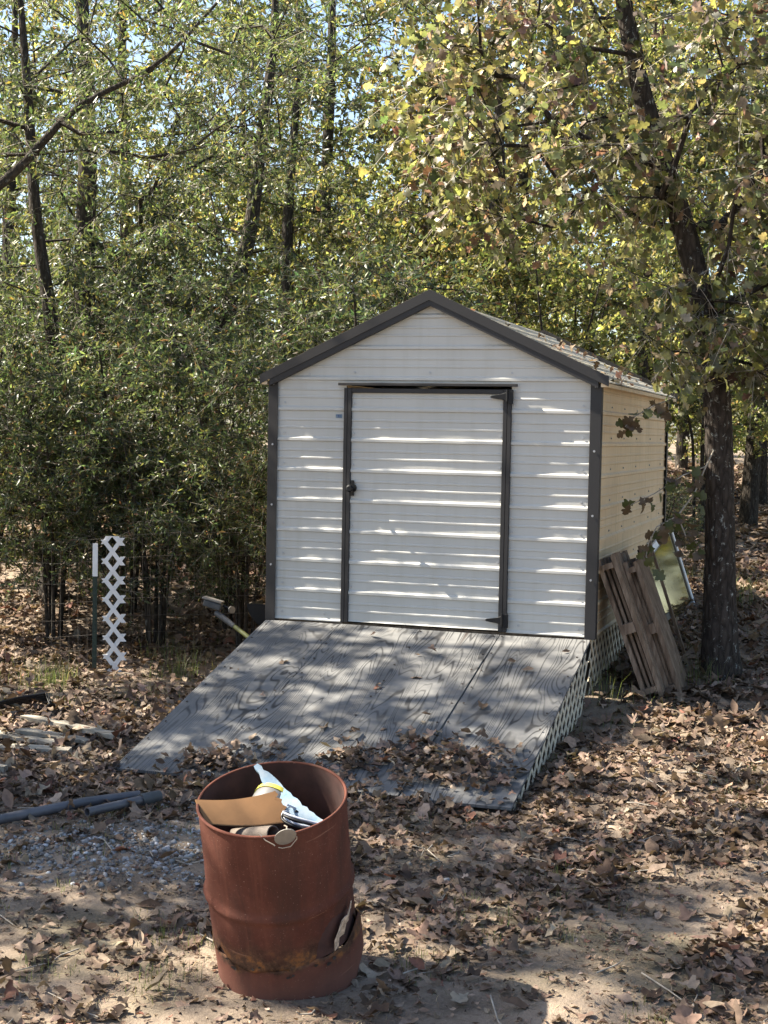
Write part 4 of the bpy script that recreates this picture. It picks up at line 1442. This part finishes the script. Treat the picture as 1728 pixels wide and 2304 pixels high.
elm_c = tree('elm_tree', 'slanting dark trunk rising just left of the shed', b5, 54,
     [(0, 0, 0), (0.05, 0, 1.2), (0.2, 0, 2.4), (0.55, 0, 3.6), (0.65, 0, 4.6), (0.8, 0.1, 6.0), (0.8, 0.1, 8.0)], [0.13, 0.11, 0.10, 0.09, 0.075, 0.05, 0.015],
     [((0.2, -0.3, 4.2), (2.0, 1.4, 1.4), 65), ((0.6, -0.4, 2.7), (1.5, 1.1, 0.8), 42), ((1.0, 0, 6.4), (2.0, 1.6, 1.4), 50)],
     SMALL, min_branch=0.25)
elm_a.scale = (1.1, 1.1, 1.1); elm_c.scale = (1.1, 1.1, 1.1)
b6 = at_ground(1.55, 21.5)
mid_t = tree('woodland_tree', 'slim straight trunk rising behind the shed roof', b6, 55,
     [(0, 0, 0), (0.05, 0, 2.5), (0.0, 0, 5), (0.1, 0, 7.5), (0.1, 0, 10.5)], [0.14, 0.12, 0.10, 0.07, 0.02],
     [((0, -0.5, 6.0), (2.4, 1.8, 1.6), 90), ((0.3, -0.2, 8.6), (2.4, 1.8, 1.6), 80), ((-0.8, -0.6, 4.3), (1.8, 1.2, 0.9), 40)],
     dict(n_tw=7, tw_len=0.5, n_lf=12, lf_len=0.095, protos=oval, palette=GREEN_MIX, droop=0.2, flat=0.4, jit=0.3, tw_r=0.003), min_branch=0.3)

# shrubs
def shrub(name, label, base, seed, h, rx, palette, lf=0.05, ncl=70, group=None, protos=narrow, n_lf=16, stems=5):
    r = rng(seed)
    e = empty(name, base); put(e, label, 'shrub', group)
    Vs, Fs, off, tips_all = [], [], 0, []
    for s in range(stems):
        a = 2 * math.pi * s / stems + r.uniform(0, 1)
        q = np.array([math.cos(a), math.sin(a), 0])
        tr_ = [q * 0.08, q * 0.14 + [0, 0, 0.35 * h], q * (0.35 * rx) + [0, 0, 0.65 * h], q * (0.5 * rx) + [0, 0, 0.85 * h]]
        V, F, tips, _ = grow(seed * 10 + s, tr_, [0.028, 0.022, 0.015, 0.006], [(q * 0.42 * rx + np.array([0, 0, 0.62 * h]), (0.62 * rx, 0.62 * rx, 0.38 * h), ncl // stems)], 0.3, 6, 0.8)
        if F.shape[1] == 4:
            Vs.append(V); Fs.append(F + off); off += len(V)
        tips_all.append(tips)
    link('stems', mesh_np('stems', np.concatenate(Vs), np.concatenate(Fs), smooth=True), e, M['bark'])
    TV, TF, LV, LF, LC = leafy(r, np.concatenate(tips_all), (0, 0, 0.4 * h), n_tw=7, tw_len=0.34, n_lf=n_lf, lf_len=lf, protos=protos, palette=palette, droop=0.1, flat=0.5, jit=0.3, tw_r=0.002)
    link('foliage', mesh_np('foliage', LV, LF, LC), e, M['leaf'])
    link('twigs', mesh_np('twigs', TV, TF), e, M['twig'])
    return e
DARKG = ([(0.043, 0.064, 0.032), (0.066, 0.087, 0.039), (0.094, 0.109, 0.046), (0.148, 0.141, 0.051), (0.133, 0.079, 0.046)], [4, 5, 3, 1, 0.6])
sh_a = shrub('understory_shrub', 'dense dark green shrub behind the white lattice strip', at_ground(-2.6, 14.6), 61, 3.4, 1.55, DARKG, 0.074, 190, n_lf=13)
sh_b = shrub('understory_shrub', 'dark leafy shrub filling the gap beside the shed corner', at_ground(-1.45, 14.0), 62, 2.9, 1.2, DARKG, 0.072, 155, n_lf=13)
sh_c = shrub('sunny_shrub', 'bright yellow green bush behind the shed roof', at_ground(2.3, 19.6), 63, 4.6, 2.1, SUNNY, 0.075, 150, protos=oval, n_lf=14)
copy_tree(sh_a, at_ground(-4.3, 15.4), 2.1, 0.98, 'dark shrub with many bare stems at the left edge')
copy_tree(sh_b, at_ground(-0.2, 16.2), 1.2, 1.3, 'tall dark shrub right behind the shed left wall')
copy_tree(sh_a, at_ground(-3.3, 18.6), 4.0, 1.25, 'deep shaded shrub beyond the fence between two trunks')
copy_tree(sh_b, at_ground(-5.6, 17.8), 0.4, 1.35, 'shaded shrub at the far left beyond the fence')
copy_tree(sh_b, at_ground(-3.75, 13.6), 5.2, 1.05, 'dark leafy shrub overhanging the wire fence left of the lattice strip')
copy_tree(sh_b, at_ground(-2.1, 13.3), 2.2, 0.80, 'low leafy shrub right behind the wire fence and lattice strip')
copy_tree(sh_b, at_ground(-1.25, 13.1), 0.9, 0.72, 'low leafy shrub between the pole tool and the shed corner')
copy_tree(sh_a, at_ground(-3.1, 13.6), 0.3, 0.75, 'low shrub behind the fence post with the white tip')
copy_tree(sh_c, at_ground(4.6, 21.0), 2.4, 0.95, 'yellow green bush seen through the oak leaves at right')
copy_tree(sh_c, at_ground(0.3, 22.5), 4.4, 1.15, 'yellow green thicket behind the left roof slope')
copy_tree(sh_b, at_ground(2.95, 15.6), 3.3, 0.42, 'small low bush behind the shed back corner')

# trunks standing in the open wood at the right
b7 = at_ground(5.55, 22.0)
far_t = tree('woodland_tree', 'straight dark trunk standing furthest to the right', b7, 56,
     [(0, 0, 0), (0.05, 0, 1.2), (0.1, 0, 2.5), (0.0, 0, 4.5), (-0.1, 0, 7), (0, 0, 10)], [0.15, 0.12, 0.11, 0.10, 0.07, 0.02],
     [((-0.5, -0.4, 5.0), (2.4, 1.8, 1.5), 80), ((0, 0, 7.8), (2.6, 2, 1.7), 90)],
     dict(n_tw=7, tw_len=0.5, n_lf=11, lf_len=0.10, protos=oval, palette=SUNNY, droop=0.2, flat=0.4, jit=0.3, tw_r=0.003), min_branch=0.3)
WOOD = 'trees of the dense wood behind the shed'
copy_tree(far_t, at_ground(4.35, 24.5), 1.9, 0.9, 'slim trunk between the shed back corner and the oak')
copy_tree(mid_t, at_ground(6.9, 26.5), 2.6, 1.0, 'thin trunk at the right edge beyond the far dark trunk')

# backdrop wood
r71 = rng(71)
spots = [(-7.6, 23.5, 1), (-5.6, 21.5, 0), (-1.6, 23.0, 0), (-4.6, 25.5, 2), (-1.2, 27.0, 2), (2.6, 28.5, 1), (5.6, 31, 2), (8.6, 27.5, 1),
         (-9.5, 33, 2), (-3.5, 35.5, 1), (1.2, 38, 2), (8, 39, 1), (13, 44, 2), (-13.5, 43, 1), (-6.5, 46, 2), (4, 49, 1)]
protos_t = (elm_a, mid_t, far_t)
for i, (x, y, k) in enumerate(spots):
    sc = r71.uniform(0.95, 1.25) * (1.0 if x > -5 else 0.85)
    copy_tree(protos_t[k], at_ground(x, y), r71.uniform(0, 6.28), sc, 'one of the green trees massed in the wood behind the shed', WOOD, mirror=bool(r71.integers(0, 2)))
shr_spots = [(-8, 24, 0), (-5, 27, 0), (-2, 28, 1), (-9.5, 33, 1), (-4, 35, 0), (0.5, 30, 1), (4, 31, 1), (8.5, 32, 1), (12, 38, 1), (-14, 42, 0), (-8, 45, 1), (-1, 46, 1), (5, 48, 1), (11, 49, 1), (10.5, 24, 1), (13.5, 27, 1), (9.5, 36, 1), (15, 33, 1), (19, 37, 1), (17, 45, 1), (23, 46, 1), (7.5, 44, 1), (-18, 40, 1), (-13, 30, 1)]
for i, (x, y, k) in enumerate(shr_spots):
    copy_tree((sh_a, sh_c)[k], at_ground(x, y) - np.array([0, 0, 1.0 if y > 30 else 0.3]), r71.uniform(0, 6.28), r71.uniform(1.1, 1.6), 'one of the bushes filling the wood far behind the shed', 'bushes in the wood behind the shed')
# trees of the same wood just outside the frame on the sunward side: they shade the yard
for i, (x, y, k, sc) in enumerate(((-7.6, 12.0, 1, 0.9), (-6.3, 8.95, 1, 0.85), (-4.7, 8.3, 2, 0.9), (-6.9, 8.4, 2, 1.1))):
    copy_tree((elm_a, mid_t, elm_c)[k], at_ground(x, y), 1.3 * i + 0.4, sc, 'tree of the sunward wood edge outside the picture', 'trees at the sunward edge of the yard')

for i, (x, y, k, sc) in enumerate(((6.6, 12.5, 0, 0.9), (8.8, 17.0, 1, 1.0), (7.4, 8.0, 1, 0.9))):
    copy_tree((sh_c, far_t)[k], at_ground(x, y), 1.1 * i, sc, 'foliage of the wood edge outside the picture to the right', 'foliage at the right edge of the yard')
# ------------------------------------------------------------------ leaf litter, grass, gravel
DRY = ([(0.109, 0.072, 0.050), (0.159, 0.110, 0.080), (0.217, 0.159, 0.118), (0.275, 0.209, 0.158), (0.063, 0.040, 0.028), (0.183, 0.086, 0.059)], [4, 5, 4, 1.4, 2, 0.4])
ca, sa = math.cos(AL), math.sin(AL)
def to_shed(x, y):
    dx, dy = x - SH[0], y - SH[1]
    return dx * E_[0] + dy * E_[1], dx * SD[0] + dy * SD[1]
def blocked(x, y):
    u, d = to_shed(x, y)
    in_shed = (u > -0.03) & (u < W + 0.0) & (d > -0.05) & (d < DEP)
    in_ramp = (u > 0.0) & (u < 2.47) & (d > -RY - 0.03) & (d < 0)
    in_drum = ((x - DB[0]) ** 2 + (y - DB[1]) ** 2) < 0.27 ** 2
    return in_shed | in_ramp | in_drum
def fbm(x, y, s):
    return 0.5 + 0.5 * (np.sin(s * x + 1.3 * np.sin(0.7 * s * y)) * np.cos(0.9 * s * y + 1.1 * np.sin(0.6 * s * x + 2)) * 0.6 + 0.4 * np.sin(2.3 * s * x - 1.7 * s * y + 0.5))

def litter(name, label, seed, n, ylo, yhi, protos, size, dens, lift):
    r = rng(seed)
    # sample in a wedge a little wider than the view
    y = np.sqrt(r.uniform(ylo ** 2, yhi ** 2, n))
    x = r.uniform(-1, 1, n) * (0.34 * y + 0.7)
    keep = (~blocked(x, y)) & (r.uniform(size=n) < dens(x, y))
    x, y = x[keep], y[keep]
    m = len(x)
    z = gz(x, y) + r.uniform(0.002, lift, m) * (0.4 + fbm(x, y, 2.7))
    a = r.normal(size=(m, 3)); a[:, 2] *= 0.22
    nr = np.stack([r.normal(size=m) * 0.24, r.normal(size=m) * 0.24, np.ones(m)], 1)
    nr[r.uniform(size=m) < 0.3] *= [1, 1, -1]
    B = basis(a, nr)
    B[:, :, 1] *= r.uniform(0.45, 1.1, m)[:, None]
    col = pick(r, DRY[0], DRY[1], m, 0.26, 0.03)
    sc = size * np.exp(0.32 * r.normal(size=m)).clip(0.4, 1.7)
    V, F, C = scatter(protos, r.integers(0, len(protos), m), np.stack([x, y, z], 1), B, sc, col)
    o = link(name, mesh_np(name, V, F, C), None, M['litter'])
    put(o, label, 'leaves', kind='stuff')
    return o
def dens_near(x, y):
    d = 0.10 + 0.85 * sstep((fbm(x, y, 1.9) - 0.42) / 0.3)
    d = d * np.where((y < 6.0) & (x < 0.2), 0.45, np.where(y < 5.7, 0.7, 1.0)) * np.where((x < -0.35) & (y > 6.6) & (y < 7.85), 0.22, 1.0)
    d = np.where((y > 7.6) | ((x > 0.9) & (y > 7.0)), np.maximum(d, 0.8), d)
    return d
litter('leaf_litter', 'curled brown oak leaves scattered over the yard', 81, 19000, 5.0, 9.2, dry, 0.080, dens_near, 0.020)
litter('leaf_crumbs', 'crumbled leaf fragments trodden into the bare earth', 85, 26000, 5.0, 9.6, dry_far, 0.030, lambda x, y: 0.45 + 0.5 * fbm(x + 1, y + 2, 2.3), 0.008)
litter('leaf_litter', 'thick carpet of brown fallen leaves under the trees', 82, 34000, 9.2, 17.0, dry, 0.098, lambda x, y: 0.35 + 0.65 * sstep((fbm(x, y, 1.1) - 0.25) / 0.35), 0.05)
litter('leaf_litter', 'distant fallen leaves covering the wood floor', 83, 42000, 17.0, 42.0, dry_far, 0.15, lambda x, y: np.ones_like(x) * 0.9, 0.05)

# leaves lying on the ramp, and on the roof
def ramp_leaves():
    r = rng(84)
    pos = []
    # (u, s, spread_u, spread_s, count, heap)
    for u, s, su, ss, n, h in ((1.92, 1.98, 0.25, 0.14, 320, 0.022), (1.50, 2.22, 0.35, 0.09, 100, 0.018), (2.25, 2.20, 0.14, 0.10, 60, 0.018), (0.58, 2.30, 0.13, 0.07, 140, 0.03), (1.05, 2.50, 0.38, 0.04, 110, 0.012), (1.8, 2.52, 0.30, 0.04, 60, 0.012),
                               (1.38, 2.02, 0.12, 0.06, 60, 0.02), (0.80, 2.05, 0.15, 0.04, 14, 0.01), (1.3, 1.2, 0.8, 0.8, 26, 0.0)):
        uu = u + su * r.normal(size=n); sv = s + ss * r.normal(size=n)
        k = (uu > 0.01) & (uu < 2.47) & (sv > 0.05) & (sv < RL + 0.16)
        for a, b in zip(uu[k], sv[k]):
            p = ramp_pt(a, b, 0.006 + abs(r.normal()) * h)
            pos.append(loc2w(p))
    pos = np.array(pos); m = len(pos)
    a = r.normal(size=(m, 3)); a[:, 2] *= 0.3
    nr = np.stack([r.normal(size=m) * 0.4, r.normal(size=m) * 0.4 - 0.2, np.ones(m)], 1)
    V, F, C = scatter(dry, r.integers(0, len(dry), m), pos, basis(a, nr), 0.078 * r.uniform(0.55, 1.25, m), pick(r, DRY[0], DRY[1], m, 0.26, 0.03))
    put(link('ramp_leaves', mesh_np('ramp_leaves', V, F, C), None, M['litter']), 'brown leaves drifted over the foot of the plywood ramp', 'leaves', kind='stuff')
    n = 60
    s = r.uniform(0.05, 1, n) ** 0.6 * (slope_len + 0.03); yy_ = r.uniform(-0.02, DEP + 0.15, n)
    px = np.stack([W / 2 + s * tx + 0.024 * tz, yy_, APEX + 0.045 - s * tz + 0.024 * tx], 1)
    pos = np.array([loc2w(p) for p in px])
    a = r.normal(size=(n, 3)); nr = np.tile([0.45, -0.1, 0.9], (n, 1)) + r.normal(size=(n, 3)) * 0.25
    V, F, C = scatter(dry, r.integers(0, len(dry), n), pos, basis(a, nr), 0.08 * r.uniform(0.5, 1.2, n), pick(r, DRY[0], DRY[1], n, 0.28))
    put(link('roof_leaves', mesh_np('roof_leaves', V, F, C), None, M['litter']), 'dry leaves lying on the right slope of the shed roof', 'leaves', kind='stuff')
ramp_leaves()

def blades(name, label, seed, centers, per, hgt, width, palette, spread, mat='leaf', lay=0.0):
    r = rng(seed)
    c = np.repeat(np.array(centers), per, axis=0)
    m = len(c)
    x = c[:, 0] + r.normal(size=m) * spread; y = c[:, 1] + r.normal(size=m) * spread
    keep = ~blocked(x, y); x, y = x[keep], y[keep]; m = len(x)
    b = np.stack([x, y, gz(x, y) + 0.002], 1)
    az = r.uniform(0, 6.28, m); ln = hgt * r.uniform(0.4, 1.3, m)
    d = np.stack([np.cos(az), np.sin(az), np.zeros(m)], 1)
    s = np.stack([-np.sin(az), np.cos(az), np.zeros(m)], 1) * (width * r.uniform(0.6, 1.3, m))[:, None]
    bend = (r.uniform(0.25, 1.1, m) * (1 - lay) + lay * r.uniform(2, 4, m))[:, None]
    up = np.array([0, 0, 1.0])
    def q(t):
        h = t * (1 - lay) * np.ones((m, 1)) + lay * 0.12 * np.sin(math.pi * t)
        return b + up * h * ln[:, None] * (1 - 0.35 * t * bend / 2) + d * (bend * 0.45 * t * t) * ln[:, None]
    V = np.stack([b - s, b + s, q(0.5) + s * 0.8, q(0.5) - s * 0.8, q(1.0)], 1).reshape(-1, 3)
    F = (np.array([[0, 1, 2], [0, 2, 3], [3, 2, 4]])[None] + (np.arange(m) * 5)[:, None, None]).reshape(-1, 3)
    C = np.repeat(pick(r, palette[0], palette[1], m, 0.25), 5, axis=0)
    put(link(name, mesh_np(name, V, F, C), None, M[mat]), label, 'grass', kind='stuff')
r91 = rng(91)
GR = ([(0.075, 0.098, 0.034), (0.112, 0.128, 0.053), (0.165, 0.150, 0.075)], [4, 3, 1.5])
ST = ([(0.255, 0.195, 0.128), (0.180, 0.135, 0.090), (0.120, 0.090, 0.060)], [3, 4, 3])
def spots_in(n, ylo, yhi, f):
    y = r91.uniform(ylo, yhi, n); x = r91.uniform(-1, 1, n) * (0.3 * y + 0.3)
    k = f(x, y)
    return np.stack([x[k], y[k]], 1)
blades('grass', 'short green grass tufts in the yard', 92, spots_in(420, 5.0, 9.5, lambda x, y: fbm(x + 3, y, 2.1) > 0.55), 16, 0.055, 0.0016, GR, 0.045)
blades('grass', 'taller weedy grass beside the lattice strip and ramp', 93, [(-2.6, 11.5), (-2.55, 11.35), (-2.7, 11.2), (-1.75, 11.9), (-1.6, 12.1), (-0.95, 11.0), (3.4, 13.5), (3.6, 14.2), (3.2, 15.0), (1.6, 10.2), (2.4, 10.7), (-1.9, 12.8)], 70, 0.24, 0.002, GR, 0.10)
blades('dry_grass', 'dead straw and thatch matted on the bare earth', 94, spots_in(1500, 5.0, 9.5, lambda x, y: fbm(x, y, 1.7) < 0.75), 13, 0.075, 0.0013, ST, 0.07, 'litter', 0.85)
blades('grass', 'sparse green grass under the trees', 95, spots_in(260, 9.5, 16, lambda x, y: fbm(x, y, 1.3) > 0.5), 18, 0.10, 0.002, GR, 0.10)

def gravel():
    r = rng(96)
    # squashed faceted pebble
    ph = (1 + 5 ** 0.5) / 2
    iv = np.array([(-1, ph, 0), (1, ph, 0), (-1, -ph, 0), (1, -ph, 0), (0, -1, ph), (0, 1, ph), (0, -1, -ph), (0, 1, -ph), (ph, 0, -1), (ph, 0, 1), (-ph, 0, -1), (-ph, 0, 1)], float)
    iv /= np.linalg.norm(iv, axis=1, keepdims=True)
    fi = np.array([(0, 11, 5), (0, 5, 1), (0, 1, 7), (0, 7, 10), (0, 10, 11), (1, 5, 9), (5, 11, 4), (11, 10, 2), (10, 7, 6), (7, 1, 8), (3, 9, 4), (3, 4, 2), (3, 2, 6), (3, 6, 8), (3, 8, 9), (4, 9, 5), (2, 4, 11), (6, 2, 10), (8, 6, 7), (9, 8, 1)])
    pr = []
    for k in range(4):
        pr.append((iv * (1 + 0.22 * r.normal(size=(12, 1))) * [1.0, 0.75, 0.55], fi))
    pts = []
    for cx, cy, sx, sy, n in ((-1.5, 7.15, 0.42, 0.16, 1100), (-0.95, 7.35, 0.30, 0.22, 800), (-1.05, 6.9, 0.35, 0.14, 500), (-0.95, 7.95, 0.22, 0.14, 130), (0.1, 7.3, 0.3, 0.25, 60), (-1.3, 8.1, 0.2, 0.1, 90)):
        pts.append(np.stack([cx + sx * r.normal(size=n), cy + sy * r.normal(size=n)], 1))
    p = np.concatenate(pts); p = p[~blocked(p[:, 0], p[:, 1])]
    m = len(p)
    sc = 0.0095 * np.exp(0.5 * r.normal(size=m)).clip(0.4, 2.4)
    P = np.stack([p[:, 0], p[:, 1], gz(p[:, 0], p[:, 1]) + sc * 0.05], 1)
    a = r.normal(size=(m, 3)); a[:, 2] *= 0.3
    nr = np.stack([r.normal(size=m) * 0.3, r.normal(size=m) * 0.3, np.ones(m)], 1)
    col = pick(r, [(0.27, 0.275, 0.28), (0.18, 0.175, 0.17), (0.38, 0.385, 0.39), (0.13, 0.11, 0.095)], [4, 4, 1.2, 3], m, 0.15, 0.015)
    V, F, C = scatter(pr, r.integers(0, 4, m), P, basis(a, nr), sc, col)
    put(link('gravel', mesh_np('gravel', V, F, C), None, M['stone']), 'pale grey limestone gravel patch left of the drum', 'gravel', kind='stuff')
gravel()

def fallen_twigs():
    r = rng(97)
    m = MB()
    for i in range(130):
        y = r.uniform(5.2, 13); x = r.uniform(-1, 1) * 0.3 * y
        if blocked(np.array([x]), np.array([y]))[0]: continue
        a = r.uniform(0, 6.28); L = r.uniform(0.08, 0.4)
        p = [np.array([x + math.cos(a) * L * t + 0.02 * r.normal(), y + math.sin(a) * L * t + 0.02 * r.normal(), 0]) for t in (0, 0.4, 0.7, 1)]
        p = [np.array([q[0], q[1], float(gz(q[0], q[1])) + 0.018 + 0.008 * r.normal()]) for q in p]
        m.tube(p, [0.004, 0.0035, 0.003, 0.002], 4)
    put(m.build('fallen_twigs', M['twig']), 'thin broken twigs strewn through the leaf litter', 'twigs', kind='stuff')
fallen_twigs()
